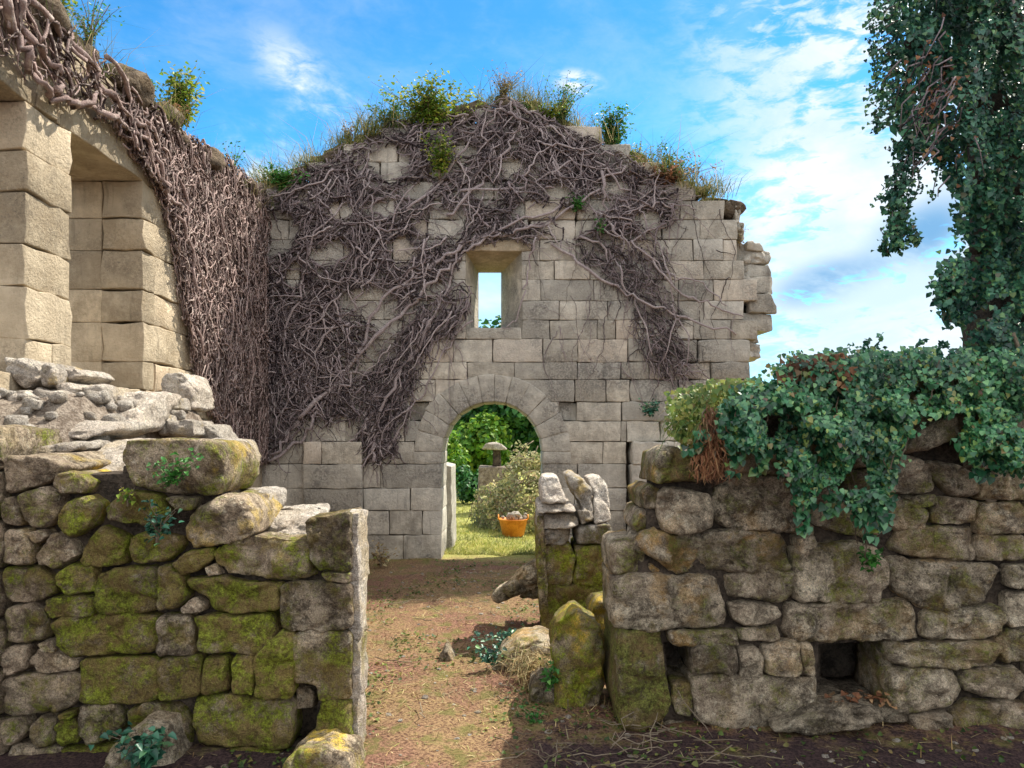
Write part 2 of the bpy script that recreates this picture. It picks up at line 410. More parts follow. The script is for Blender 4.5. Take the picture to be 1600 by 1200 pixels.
M_WEED = mat_leaf('weed_leaves', [(0, (.07, .16, .02)), (.4, (.20, .34, .04)), (.8, (.42, .46, .06)), (1, (.55, .45, .12))], .5, .4)
M_GLEAF = mat_leaf('trodden_leaves', [(0, (.04, .08, .02)), (.5, (.10, .16, .03)), (.8, (.22, .24, .06)), (1, (.22, .12, .06))], .6, .3)
M_GREEN = mat_leaf('green_leaves', [(0, (.03, .14, .02)), (.6, (.07, .25, .05)), (1, (.16, .36, .08))], .45, .35)
M_STRAW = mat_leaf('dry_grass', [(0, (.20, .12, .06)), (.5, (.42, .30, .15)), (.8, (.60, .50, .30)), (1, (.22, .28, .06))], .7, .3, .2)
M_TUFT = mat_leaf('seeding_grass', [(0, (.07, .12, .03)), (.45, (.20, .22, .06)), (.75, (.40, .33, .14)), (1, (.55, .45, .25))], .7, .3, .2)
M_RUST = mat_leaf('rusty_dead_leaves', [(0, (.16, .07, .04)), (.6, (.30, .14, .08)), (1, (.42, .27, .15))], .7, .3, .2)
M_TREE1 = mat_leaf('tree_leaves_bright', [(0, (.07, .20, .02)), (.5, (.14, .32, .03)), (1, (.30, .42, .05))], .5, .4)
M_TREE2 = mat_leaf('tree_leaves_deep', [(0, (.012, .07, .015)), (.5, (.03, .14, .03)), (1, (.08, .22, .05))], .5, .3)
M_CUT = mat_leaf('cut_branch_leaves', [(0, (.20, .24, .10)), (.5, (.46, .46, .22)), (.8, (.68, .60, .34)), (1, (.30, .20, .11))], .6, .3)

def mat_ground():
    m, t, p, co, _ = principled('trodden_earth')
    sep = t.new('ShaderNodeSeparateXYZ'); t.l.new(co, sep.inputs[0]); x, y, z = sep.outputs
    nL = t.noise(co, .9, 6, .65); nM = t.noise(co, 5, 6, .7); nF = t.noise(co, 55, 5, .75)
    earth = t.mix(t.ramp(nF, .35, .65), (0.085, 0.040, 0.027), (0.34, 0.185, 0.125))
    earth = t.mix(t.math('MULTIPLY', t.math('MULTIPLY', t.ramp(nL, .40, .56), t.ramp(nF, .38, .56)), .6), earth, (0.36, 0.26, 0.12))
    earth = t.mix(t.math('MULTIPLY', t.ramp(nM, .50, .62), .6), earth, (0.13, 0.15, 0.035))
    grass = t.mix(t.ramp(nF, .35, .65), (0.20, 0.24, 0.05), (0.50, 0.46, 0.15))
    f = t.ramp(t.math('ADD', y, t.math('MULTIPLY', nM, .8)), 9.5, 10.6)
    # shade at the foot of the near walls painted into the soil colour
    d1 = t.ramp(t.math('ADD', y, t.math('MULTIPLY', t.math('SUBTRACT', nM, .5), 2.2)), 4.25, 3.75)
    d2 = t.ramp(t.math('ADD', t.math('ABSOLUTE', t.math('ADD', x, .42)), t.math('MULTIPLY', nL, .6)), .62, .92)
    shade_tone = t.mix(t.ramp(nF, .35, .65), (0.025, 0.016, 0.018), (0.10, 0.062, 0.058))
    c = t.mix(f, earth, grass); c = t.mix(t.math('MULTIPLY', d1, d2), c, shade_tone)
    t.l.new(c, p.inputs['Base Color']); p.inputs['Roughness'].default_value = .95; p.inputs['Specular IOR Level'].default_value = .15
    bump(t, p, t.math('ADD', nM, t.math('MULTIPLY', nF, .6)), .9, .04)
    return m
M_GROUND = mat_ground()

# ------------------------------------------------------------------ ground
def ground_z(x, y):
    a = noise.noise((x * .8, y * .8, 1.3)) * .035 + noise.noise((x * 3.1, y * 3.1, 4.3)) * .018 + noise.noise((x * 9, y * 9, 2)) * .008
    near = max(0.0, 1 - abs(y - 4.6) / 1.1) * max(0.0, 1 - abs(x - .25) / .5)
    return a + near * .05
def build_ground():
    def ax(lo, hi, st, far):
        a = []; v = lo
        while v < hi: a.append(v); v += st
        s = st; b = []
        v = hi
        while v < far: b.append(v); s *= 1.35; v += s
        b.append(far); s = st; c = []; v = lo - st
        while v > -far: c.append(v); s *= 1.35; v -= s
        c.append(-far)
        return list(reversed(c)) + a + b
    xs = ax(-3.4, 3.6, .07, 900); ys = ax(2.2, 13, .07, 900)
    V = [(x, y, ground_z(x, y)) for y in ys for x in xs]; n = len(xs)
    Fc = [(j * n + i, j * n + i + 1, (j + 1) * n + i + 1, (j + 1) * n + i) for j in range(len(ys) - 1) for i in range(n - 1)]
    o = mesh('ground', V, Fc, M_GROUND); tag(o, 'reddish trodden earth floor running out through the arch into grass', kind='structure')
build_ground()

# ------------------------------------------------------------------ gable wall with the arch
GY = 9.5; K = GY / F
def gx(px): return (px - CX) * K
def gz(py): return EYE + (HZ - py) * K
gframe = lambda u, w, n: Vector((u, GY - n, w))
gable = empty('gable_wall', (0, GY, 0), 'tall broken gable wall of squared grey stone with a round arched doorway and a slit window', 'ruined wall')
SIL = [(395, 960), (395, 302), (430, 292), (470, 262), (520, 236), (570, 214), (640, 192), (700, 182), (745, 166), (790, 152), (830, 160), (865, 186), (915, 208),
       (970, 238), (1025, 266), (1070, 292), (1112, 305), (1150, 318), (1150, 374), (1163, 440), (1184, 470), (1184, 500), (1180, 560), (1170, 600), (1172, 960)]
ROWS = [960, 915, 878, 836, 798, 763, 725, 690, 658, 628, 593, 566, 530, 500, 470, 437, 407, 374, 343, 313, 283, 253, 225, 197, 170, 145]
TR = {836: [608, 660], 798: [641], 763: [594, 1035], 725: [505, 568, 648, 1040], 690: [477, 540, 970, 1030], 658: [971, 1050, 1100], 628: [947, 984, 1062],
      593: [902, 970, 1014, 1040, 1110], 566: [540, 640, 708, 770, 848, 903, 981, 1020, 1090], 530: [560, 680, 750, 859, 933, 962, 998, 1083, 1142], 500: [600, 668, 740, 816, 874, 949, 998, 1060, 1100, 1163],
      470: [845, 928, 985, 1060, 1115], 437: [820, 866, 968, 1035, 1100], 407: [843, 900, 960, 1025, 1083, 1130], 374: [828, 900, 1035, 1094], 343: [1000, 1062, 1132], 313: [1030, 1087]}
RIGHT = {343: 1132, 374: 1153, 407: 1152, 437: 1163, 470: 1184, 500: 1163, 530: 1184, 566: 1172}
V = []; Fc = []; Vp = []; Fp = []
rg = random.Random(5)
for k in range(len(ROWS) - 1):
    b, t = ROWS[k], ROWS[k + 1]
    xr = RIGHT.get(b, 1150 if b < 343 else 1172)
    js = sorted(TR.get(b, []))
    cuts = []
    if b <= 725 and t >= 593 - 1:
        dy = max(0, 706 - b); hw = (88 ** 2 - dy ** 2) ** .5 if dy < 88 else 0
        if hw: cuts.append((769 - hw, 769 + hw))
    elif b > 725: cuts.append((690, 848))
    if b in (407, 437, 470, 500, 530): cuts.append((728, 815))
    if b == 658: cuts += [(640, 669), (873, 901)]
    must = {q for c_ in cuts for q in c_}
    edges = [395]; fixed = [j for j in js if not any(abs(j - q) < 20 for q in must)] + [xr] + list(must)
    if b >= 690: fixed += [477, 568, 979]
    fixed = sorted(set(fixed))
    for fx in fixed:
        while fx - edges[-1] > 96:
            edges.append(edges[-1] + rg.uniform(48, 90))
            if fx - edges[-1] < 34: edges.pop(); break
        if fx - edges[-1] < 22 and fx not in (477, 568, 979, xr) and fx not in must and len(edges) > 1: continue
        edges.append(fx)
    segs = []
    for i in range(len(edges) - 1):
        s = [(edges[i], edges[i + 1])]
        for (c0, c1) in cuts:
            ns = []
            for (a0, a1) in s:
                if a1 <= c0 or a0 >= c1: ns.append((a0, a1)); continue
                if a0 < c0 - 1: ns.append((a0, c0))
                if a1 > c1 + 1: ns.append((c1, a1))
            s = ns
        segs += s
    for (a0, a1) in segs:
        mx = .5 * (a0 + a1); my = t + 6
        if not inside(SIL, mx, my) or a1 - a0 < 6: continue
        pier = b > 690 and (477 <= mx <= 568 or 979 <= mx <= 1045)
        upper = t < 345 and mx < 1030 or mx > 1000 and b > 560
        if pier and a0 == 979: a0 += 6
        worn = 1.0 + 1.0 * upper
        VV, FF = (Vp, Fp) if pier else (V, Fc)
        jt = lambda: rg.uniform(-1.4, 1.4) * worn
        e_ = .30; c = [(gx(a0 + e_ + abs(jt()) * .3), gz(b - e_ + jt() * .2)), (gx(a1 - e_ - abs(jt()) * .3), gz(b - e_ + jt() * .2)), (gx(a1 - e_ - abs(jt()) * .3), gz(t + e_)), (gx(a0 + e_ + abs(jt()) * .3), gz(t + e_))]
        v0 = len(VV); lv = []; lf = []
        block_geo(lv, lf, c, .78 + .1 * pier, gframe, r=.010 * worn, amp=.007 * worn, seed=rg.random() * 60, off=rg.uniform(-.009, .009) * worn + (.11 if pier else 0))
        VV += lv; FF += [tuple(i + v0 for i in f) for f in lf]
def addblock(VV, FF, c, depth, frame, **kw):
    v0 = len(VV); lv = []; lf = []
    block_geo(lv, lf, c, depth, frame, **kw); VV += lv; FF += [tuple(i + v0 for i in f) for f in lf]
for (h0, h1) in ((640, 669), (873, 901)):
    addblock(V, Fc, [(gx(h0), gz(657)), (gx(h1), gz(657)), (gx(h1), gz(629)), (gx(h0), gz(629))], .2, gframe, r=.01, amp=.012, off=-.09)
mesh('masonry', V, Fc, M_ASH, gable)
mesh('buttress_stones', Vp, Fp, M_ASH, gable)
# arch ring
ring = empty('arch', (0, 0, 0), None, None); ring.parent = gable
angs = [0, 15, 30, 45.5, 61, 75, 88, 101, 116, 132, 148, 164, 180]
def arcp(r, a): a = math.radians(a); return (gx(769 + r * math.cos(a)), gz(706 - r * math.sin(a)))
for i in range(len(angs) - 1):
    V = []; Fc = []; a0, a1 = angs[i], angs[i + 1]; ro = 122 + rg.uniform(-3, 3)
    addblock(V, Fc, [arcp(79, a1), arcp(79, a0), arcp(ro, a0), arcp(ro, a1)], .80, gframe, r=.016, amp=.006, seed=i * 3.1, off=.012 + rg.uniform(-.004, .004))
    mesh('voussoir', V, Fc, M_ASH, ring)
for (x0, x1) in ((646, 690), (848, 892)):
    V = []; Fc = []
    addblock(V, Fc, [(gx(x0), gz(725)), (gx(x1), gz(725)), (gx(x1), gz(706)), (gx(x0), gz(706))], .80, gframe, r=.014, amp=.005, seed=x0, off=.010)
    mesh('voussoir', V, Fc, M_ASH, ring)
# splayed slit window
win = empty('window_surround', (0, 0, 0), None, None); win.parent = gable
def prism(pts_bottom, pts_top):
    n = len(pts_bottom); V = list(pts_bottom) + list(pts_top)
    Fc = [tuple(range(n - 1, -1, -1)), tuple(range(n, 2 * n))] + [(i, (i + 1) % n, n + (i + 1) % n, n + i) for i in range(n)]
    return V, Fc
x0, x1, z0, z1 = gx(728), gx(815), gz(512), gz(393)
plan = [(x1 + .004, GY + .012), (x1 + .004, GY + .78), (-.152, GY + .78)]
V, Fc = prism([(a, b, z0 - .003) for a, b in plan], [(a, b, z1 + .003) for a, b in plan]); mesh('jamb', V, Fc, M_ASH, win, smooth=False)
plan = [(x0 - .004, GY + .012), (-.464, GY + .78), (x0 - .004, GY + .78)]
V, Fc = prism([(a, b, z0 - .003) for a, b in plan], [(a, b, z1 + .003) for a, b in plan]); mesh('jamb', V, Fc, M_ASH, win, smooth=False)
V = [(x0 - .01, GY + .012, z1 + .002), (x1 + .01, GY + .012, z1 + .002), (x1 + .01, GY + .77, z1 + .002), (x0 - .01, GY + .77, z1 + .002), (x0 - .01, GY + .77, 3.856), (x1 + .01, GY + .77, 3.856)]
mesh('lintel_soffit', V, [(0, 1, 2, 3), (0, 4, 5, 1), (0, 3, 4), (1, 5, 2), (3, 2, 5, 4)], M_CREAM, win, smooth=False)
V = []; Fc = []; addblock(V, Fc, [(gx(712), gz(393)), (gx(832), gz(393)), (gx(832), gz(375)), (gx(712), gz(375))], .78, gframe, r=.014, amp=.005, off=.014); mesh('lintel', V, Fc, M_CREAM, win)
V = []; Fc = []; addblock(V, Fc, [(gx(728), gz(530)), (gx(815), gz(530)), (gx(815), gz(512)), (gx(728), gz(512))], .78, gframe, r=.014, amp=.005, off=.006); mesh('sill', V, Fc, M_ASH, win)
V = [(x0, GY + .2, z0 - .004), (x1, GY + .2, z0 - .004), (x1, GY + .78, z0 - .004), (x0, GY + .78, z0 - .004), (x0, GY + .78, z0 + .11), (x1, GY + .78, z0 + .11)]
mesh('sloping_sill', V, [(0, 3, 2, 1), (0, 1, 5, 4), (0, 4, 3), (1, 2, 5), (3, 4, 5, 2)], M_CREAM, win, smooth=False)
# core
def gcore(u, w):
    px = u / K + CX; py = HZ - (w - EYE) / K
    if not inside(SIL, px, py + -16) or not inside(SIL, px + 16, py): return False
    if 700 < px < 848 and 355 < py < 540: return False
    if math.hypot(px - 769, py - 706) < 104: return False
    if 672 < px < 866 and py > 700: return False
    return True
V, Fc = cell_solid(gcore, gx(395), gx(1190), -.1, 6.1, .1, gframe, -.2, -.6)
mesh('rubble_core', V, Fc, M_CORE, gable)
# crumbling crest and broken right end
def poly_blob(cx, cy, w, h, r):
    n = 7; a0 = r.uniform(0, 6.28)
    return [(cx + w * .5 * math.cos(a0 + 6.283 * i / n) * r.uniform(.8, 1.15), cy + h * .5 * math.sin(a0 + 6.283 * i / n) * r.uniform(.8, 1.15)) for i in range(n)]
def merge(VV, FF, vf):
    v0 = len(VV); VV += vf[0]; FF += [tuple(i + v0 for i in f) for f in vf[1]]
V = []; Fc = []
crest = SIL[1:18]
for i in range(len(crest) - 1):
    (ax_, ay), (bx_, by) = crest[i], crest[i + 1]; n = max(1, int(math.hypot(bx_ - ax_, by - ay) / 13))
    for q in range(n):
        f = (q + rg.random()) / n
        merge(V, Fc, stone_geo(poly_blob(ax_ + (bx_ - ax_) * f, ay + (by - ay) * f + rg.uniform(-2, 14), rg.uniform(22, 50), rg.uniform(14, 30), rg), GY + rg.uniform(0.0, .5), .2, .03, rg.random() * 50, 1.3, M=20))
mesh('crest_rubble', V, Fc, M_EARTHTOP, gable)
V = []; Fc = []
for (a, b, c, d) in [(1175, 374, 1197, 390), (1163, 388, 1204, 411), (1168, 410, 1211, 431), (1160, 430, 1211, 459), (1180, 459, 1212, 487), (1163, 487, 1212, 514), (1160, 514, 1190, 535),
                     (1150, 535, 1190, 560), (1148, 560, 1172, 586), (1146, 345, 1164, 376), (1152, 376, 1178, 405), (1154, 405, 1172, 437), (1160, 586, 1176, 625), (1155, 625, 1176, 700), (1150, 318, 1158, 348)]:
    if rg.random() < .35: merge(V, Fc, stone_geo([(a, b + 2), ((a + c) / 2, b), (c, b + 3), (c + 1, (b + d) / 2), (c - 1, d), (a, d)], GY + .1, .6, .03, a, 1.6, M=48, box=14))
    else: addblock(V, Fc, [(gx(a - 6), gz(d)), (gx(c + rg.uniform(-3, 3)), gz(d)), (gx(c + rg.uniform(-4, 3)), gz(b)), (gx(a - 6), gz(b))], .62, gframe, r=.02, amp=.022, seed=a * .7, step=.06, off=-.05 - .12 * rg.random())
mesh('broken_end', V, Fc, M_ASH, gable)

# ------------------------------------------------------------------ left side wall
side = empty('side_wall', (XL, 6.2, 0), 'tall sunlit side wall of cream ashlar with two deep window recesses, smothered in dead stems', 'ruined wall')
lframe = lambda u, w, n: Vector((XL + n, u, w))
rs = random.Random(3)
V = []; Fc = []; Vj = []; Fj = []
zrows = [-.05, .28, .58, .90, 1.2, 1.5, 1.76, 2.0, 2.24, 2.58, 2.86, 3.2, 3.48, 3.8, 4.14, 4.42]
for k in range(len(zrows) - 1):
    a, b = zrows[k], zrows[k + 1]
    if a >= 1.99 and b <= 3.81: segs = [(4.86, 5.37), (6.4, 9.5)]
    else: segs = [(2.9, 9.5)]
    if a > 3.79 and a < 4.1: segs = [(2.9, 3.3), (3.3, 4.98), (4.98, 5.22), (5.22, 6.56), (6.56, 9.5)]
    for (s0, s1) in segs:
        e = [s0]
        if (s1 - s0) > 1.7:
            first = rs.choice([.22, .42]) if s0 == 6.4 else .4
            e.append(s0 + first)
            while s1 - e[-1] > .9: e.append(e[-1] + rs.uniform(.26, .72))
            e.append(s1)
        elif s1 - s0 < .6 and rs.random() < .6 and k % 2: e += [s0 + rs.uniform(.2, .33), s1]
        else: e.append(s1)
        for i in range(len(e) - 1):
            j = lambda: rs.uniform(-.007, .007)
            l0 = e[i] + (j() if i else 0); l1 = e[i + 1] + (j() if i < len(e) - 2 else 0)
            c = [(l0 + .003, a + .003 + abs(j()) * .4), (l1 - .003, a + .003 + abs(j()) * .4), (l1 - .003, b - .003), (l0 + .003, b - .003)]
            edge = (s0 == 6.4 and i == 0) or (s0 == 4.86)
            addblock(V, Fc, c, .36 if edge else .8, lframe, r=.011, amp=.013, seed=rs.random() * 60, off=rs.uniform(-.008, .008) if a < 3.7 or a > 4.1 else .005)
            if edge: addblock(V, Fc, [(l0 + rs.uniform(-.004, .004), a), (l1, a), (l1, b), (l0 + rs.uniform(-.004, .004), b)], .44, lframe, r=.012, amp=.006, seed=rs.random() * 60, off=-.355)
mesh('masonry', V, Fc, M_CREAM, side)
def lcore(u, w):
    if w > 4.35 or u > 9.45: return False
    if 1.95 < w < 3.97 and (u < 4.95 or 5.3 < u < 6.5): return False
    return True
V, Fc = cell_solid(lcore, 2.9, 9.5, -.1, 4.4, .1, lframe, -.25, -.6)
mesh('rubble_core', V, Fc, M_CORE, side)
def blob3(V, Fc, c, r3, rnd, n=7, seed=0):
    """lumpy rock around a centre"""
    v0 = len(V); seg, rg_ = 14, 9
    q = Matrix.Rotation(rnd.uniform(0, 6), 3, 'Z') @ Matrix.Rotation(rnd.uniform(-.3, .3), 3, 'X')
    for j in range(rg_ + 1):
        th = math.pi * j / rg_
        for i in range(seg):
            ph = 2 * math.pi * i / seg
            d = Vector((math.sin(th) * math.cos(ph), math.sin(th) * math.sin(ph), math.cos(th)))
            m = max(abs(d.x), abs(d.y), abs(d.z)); d = d * (.55 + .45 / m * .8)
            p = Vector((d.x * r3[0], d.y * r3[1], d.z * r3[2])) * (1 + .35 * noise.noise(d * 1.6 + Vector((seed, seed, 0))))
            V.append(tuple(Vector(c) + q @ p))
    for j in range(rg_):
        for i in range(seg):
            Fc.append((v0 + j * seg + i, v0 + (j + 1) * seg + i, v0 + (j + 1) * seg + (i + 1) % seg, v0 + j * seg + (i + 1) % seg))
V = []; Fc = []
y = 3.0
while y < 9.6:
    y += rs.uniform(.1, .22)
    for _ in range(2):
        r = rs.uniform(.09, .2)
        blob3(V, Fc, (XL - rs.uniform(.0, .65), y, 4.42 + rs.uniform(-.02, .16)), (r * 1.2, r * 1.2, r * .8), rs, seed=rs.random() * 50)
mesh('crest_rubble', V, Fc, M_EARTHTOP, side)

# ------------------------------------------------------------------ near walls, stone by stone
def cropc(ox, oy, s):
    return lambda pts: [(ox + a / s, oy + b / s) for a, b in pts]
def put_stones(parent, conv, data, Y, mat, depth=.45, bulge=.055, mossf=None, rough=1.0):
    for it in data:
        pts = conv(it[0]); kw = it[1] if len(it) > 1 else {}
        cx = sum(p[0] for p in pts) / len(pts); cy = sum(p[1] for p in pts) / len(pts)
        sz = math.hypot(max(p[0] for p in pts) - min(p[0] for p in pts), max(p[1] for p in pts) - min(p[1] for p in pts))
        grow = kw.get('grow', 1.035)
        pts = [(cx + (a - cx) * grow, cy + (b - cy) * grow) for a, b in pts]
        YY = kw.get('Y', Y) + R.uniform(-.012, .02)
        V, Fc = stone_geo(pts, YY, kw.get('depth', depth), kw.get('bulge', min(bulge, sz * .0007)), cx * .13 + cy * .07, kw.get('rough', rough), M=72 if sz > 70 else 40, tilt=kw.get('tilt', 0), box=kw.get('box', 12.0))
        mo = kw.get('moss'); col = mossf(cx, cy) if mossf else (0, 0, 1)
        col = kw.get('col', col)
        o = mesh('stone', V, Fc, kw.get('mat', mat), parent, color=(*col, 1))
        if 'label' in kw: o['label'] = kw['label']

YL = 3.7
near_left = empty('dry_stone_wall', (-1.6, YL + .2, 0), 'low mossy wall of rounded and squared boulders at the left of the earth path', 'stone wall')
A = cropc(0, 680, 2.308)
def moss_left(x, y):
    m = .95 if 60 < x < 440 and y > 760 else .45
    if x < 70: m = .38
    if x > 430: m = .62 if y > 960 else .42
    if y < 790 and x > 180: m = .45
    if y > 1130 and x > 280: m = .85
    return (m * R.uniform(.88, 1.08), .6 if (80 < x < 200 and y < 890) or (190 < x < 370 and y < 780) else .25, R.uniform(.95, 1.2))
LS = [
 [[(435,50),(460,20),(760,20),(800,60),(800,150),(770,215),(640,220),(470,185),(435,120)],{'depth':.5,'bulge':.04}],
 [[(0,75),(140,70),(230,110),(180,160),(60,200),(0,210)],{'col':(.15,.5,.95),'depth':.7}],
 [[(180,150),(240,135),(310,170),(290,215),(210,220),(175,185)],{'col':(.5,1,1.25)}],
 [[(0,235),(30,225),(75,310),(60,330),(0,320)]],
 [[(45,215),(140,185),(200,220),(190,300),(150,340),(80,320)]],
 [[(190,290),(230,235),(300,220),(345,250),(310,330),(240,375),(195,340)],{'col':(.9,.9,1.25)}],
 [[(360,260),(440,200),(560,220),(600,280),(560,340),(450,320),(370,300)]],
 [[(585,225),(700,225),(680,270),(620,270)]],
 [[(640,330),(660,290),(780,220),(860,230),(895,290),(890,370),(800,390),(680,410),(645,380)],{'col':(.25,.5,1.15),'rough':1.5}],
 [[(0,345),(75,345),(100,400),(95,470),(0,470)]],
 [[(80,355),(150,340),(165,365),(120,395)]],
 [[(105,440),(180,350),(240,390),(270,440),(190,490),(110,470)],{'col':(.3,.1,1.15)}],
 [[(270,460),(290,390),(350,330),(400,350),(440,380),(440,470),(350,480),(275,475)],{'col':(1,.8,1.1)}],
 [[(450,380),(500,350),(640,370),(640,410),(590,465),(460,460)]],
 [[(610,470),(650,430),(740,410),(750,450),(700,490),(640,515)]],
 [[(755,430),(790,400),(900,375),(1060,390),(1110,440),(1120,520),(1000,540),(900,515),(790,500)],{'col':(.62,.4,1.1),'rough':1.4}],
 [[(735,480),(765,465),(785,510),(745,510)],{'col':(.0,.1,1.4)}],
 [[(1100,300),(1180,300),(1260,282),(1262,400),(1260,495),(1150,495),(1110,440)],{'depth':.27,'col':(.42,.3,.75),'rough':1.3,'bulge':.025}],
 [[(1150,500),(1260,498),(1260,538),(1180,530)],{'depth':.25,'bulge':.02}],
 [[(0,480),(110,475),(175,530),(180,580),(100,610),(20,605),(0,590)],{'col':(.6,.1,1.05)}],
 [[(180,510),(220,475),(320,475),(325,570),(230,580),(200,550)]],
 [[(330,540),(345,500),(400,485),(550,480),(560,640),(345,655),(328,600)]],
 [[(555,480),(600,475),(650,520),(665,590),(630,630),(560,640)]],
 [[(665,530),(760,515),(900,540),(1000,550),(1000,640),(870,645),(760,640),(730,590),(670,555)]],
 [[(1005,550),(1080,535),(1260,540),(1260,705),(1010,710)],{'depth':.27,'bulge':.025,'col':(.45,.35,.72)}],
 [[(140,600),(230,582),(320,585),(320,660),(160,670),(135,630)]],
 [[(640,630),(690,590),(720,620),(715,645),(650,650)],{'col':(.1,.1,1.2)}],
 [[(0,630),(110,615),(150,650),(150,740),(80,760),(0,755)],{'col':(.55,.1,1)}],
 [[(165,700),(200,670),(330,660),(545,660),(545,790),(460,805),(240,808),(175,770)]],
 [[(550,665),(680,655),(690,800),(550,805)],{'col':(.35,.3,.95)}],
 [[(685,665),(960,650),(985,700),(985,780),(940,800),(700,800)]],
 [[(0,775),(80,765),(75,850),(0,880)],{'col':(.15,.1,1.1)}],
 [[(130,755),(165,752),(185,790),(140,785)]],
 [[(80,830),(120,775),(190,790),(265,820),(265,855),(130,870)],{'col':(.1,.1,1.1)}],
 [[(272,815),(560,812),(560,970),(300,980),(272,960)],{'bulge':.02,'rough':.6}],
 [[(563,812),(715,805),(715,940),(640,960),(563,965)],{'bulge':.02,'rough':.6}],
 [[(720,815),(812,810),(815,930),(725,940)],{'bulge':.03}],
 [[(822,815),(905,805),(905,945),(825,940)],{'bulge':.03}],
 [[(910,800),(1000,715),(1052,714),(1050,955),(910,950)],{'bulge':.02}],
 [[(1053,714),(1260,712),(1260,960),(1145,965),(1130,905),(1053,900)],{'depth':.27,'bulge':.02,'rough':.7}],
 [[(1060,920),(1100,905),(1135,940),(1125,990),(1070,990)],{'Y':3.82,'col':(.1,.1,1.0),'depth':.2}],
 [[(0,890),(100,875),(268,870),(268,960),(200,1010),(0,1025)],{'col':(.45,.1,1.0)}],
 [[(265,990),(400,985),(430,1040),(400,1110),(300,1130),(268,1080)],{'col':(.45,.1,.9)}],
 [[(440,1010),(500,980),(620,990),(665,1050),(665,1140),(540,1150),(450,1090)],{'col':(.5,.3,.9)}],
 [[(680,970),(760,955),(1040,970),(1040,1100),(1020,1150),(700,1130),(680,1050)],{'bulge':.03}],
 [[(1150,975),(1260,970),(1260,1180),(1130,1170),(1120,1120)],{'depth':.27,'bulge':.03}],
 [[(0,1035),(60,1030),(80,1080),(50,1120),(0,1120)]], [[(85,1060),(120,1025),(165,1040),(180,1120),(110,1150)]],
 [[(180,1060),(220,1030),(260,1060),(270,1120),(200,1140)]], [[(205,1010),(250,1005),(255,1025),(215,1030)]],
 [[(1045,1090),(1120,1085),(1120,1170),(1045,1170)],{'Y':3.95,'depth':.1,'col':(.3,.1,.5)}],
 [[(20,1125),(180,1140),(200,1215),(0,1215)]], [[(200,1145),(400,1130),(450,1215),(210,1215)]], [[(450,1150),(690,1145),(700,1215),(450,1215)]], [[(700,1150),(1000,1160),(1010,1215),(700,1215)]],
 # pale stones set behind, standing in for sunlit tops and sides
 [[(880,290),(1000,285),(1105,285),(1110,400),(880,410)],{'Y':4.0,'depth':.3,'mat':M_PALE,'col':(0,.1,1.05),'rough':1.6,'tilt':2.2}],
 [[(800,215),(890,205),(945,215),(958,262),(930,310),(830,330)],{'Y':4.0,'depth':.3,'mat':M_PALE,'col':(.1,.2,1.0),'tilt':1.4}],
 [[(700,20),(800,15),(845,70),(860,150),(840,215),(740,215)],{'Y':4.05,'depth':.3,'mat':M_PALE,'col':(.05,.4,.95),'tilt':1.0}],
 [[(560,225),(720,215),(780,300),(560,300)],{'Y':3.85,'depth':.3}],
]
put_stones(near_left, A, LS, YL, M_LEFT, mossf=moss_left)
gen = []
for r in range(7):
    x = -300 + R.uniform(0, 60)
    y0 = 660 + r * 78
    while x < -6:
        w = R.uniform(60, 130); x2 = min(x + w, -4)
        if x2 - x > 25:
            gen.append([[(x + 5, y0 + R.uniform(0, 8)), (x2 - 5, y0 + R.uniform(0, 8)), (x2, y0 + 40), (x2 - 6, y0 + 74), (x + 6, y0 + 75), (x, y0 + 36)]])
        x = x2
put_stones(near_left, lambda p: p, gen, YL, M_LEFT, mossf=lambda x, y: (.4, .1, 1.0))
LTOP = [(-320, 675), (120, 740), (195, 740), (200, 720), (330, 720), (340, 790), (385, 835), (395, 875), (470, 875), (485, 850), (540, 840), (545, 1215), (-320, 1215)]
def core_fn(poly, holes, Y):
    def f(u, w):
        px = u * F / Y + CX; py = HZ - (w - EYE) * F / Y
        if not inside(poly, px, py): return False
        return not any(a < px < b and c < py < d for (a, b, c, d) in holes)
    return f
def nframe(Y): return lambda u, w, n: Vector((u, Y - n, w))
V, Fc = cell_solid(core_fn(LTOP, [(452, 498, 1068, 1170)], 3.8), -3.7, -.7, -.1, 1.7, .05, nframe(3.8), -.02, -.13, jit=.012)
cell_solid(core_fn(LTOP, [], 3.93), -3.7, -.7, -.1, 1.7, .05, nframe(3.93), -.01, -.05, jit=.01, V=V, Fc=Fc)
mesh('earth_core', V, Fc, M_CORE, near_left)
hz = [(1180, 1092), (1092, 1000), (1000, 905), (905, 800)]  # pale strip added on the wall end to imitate its sunlit face
for i, (pb, pt_) in enumerate(hz):
    V = []; Fc = []; zb = EYE + (HZ - pb) * 3.8 / F; zt = EYE + (HZ - pt_) * 3.8 / F
    addblock(V, Fc, [(3.775, zb), (3.985, zb), (3.985 + .01 * (i % 2), zt), (3.775, zt)], .07, lambda u, w, n: Vector((-.782 + n, u, w)), r=.010, amp=.012, seed=i * 7.7, step=.05)
    mesh('sunlit_end_strip', V, Fc, M_PALE, near_left, color=(.35 if i < 2 else .1, .35, 1.1, 1))

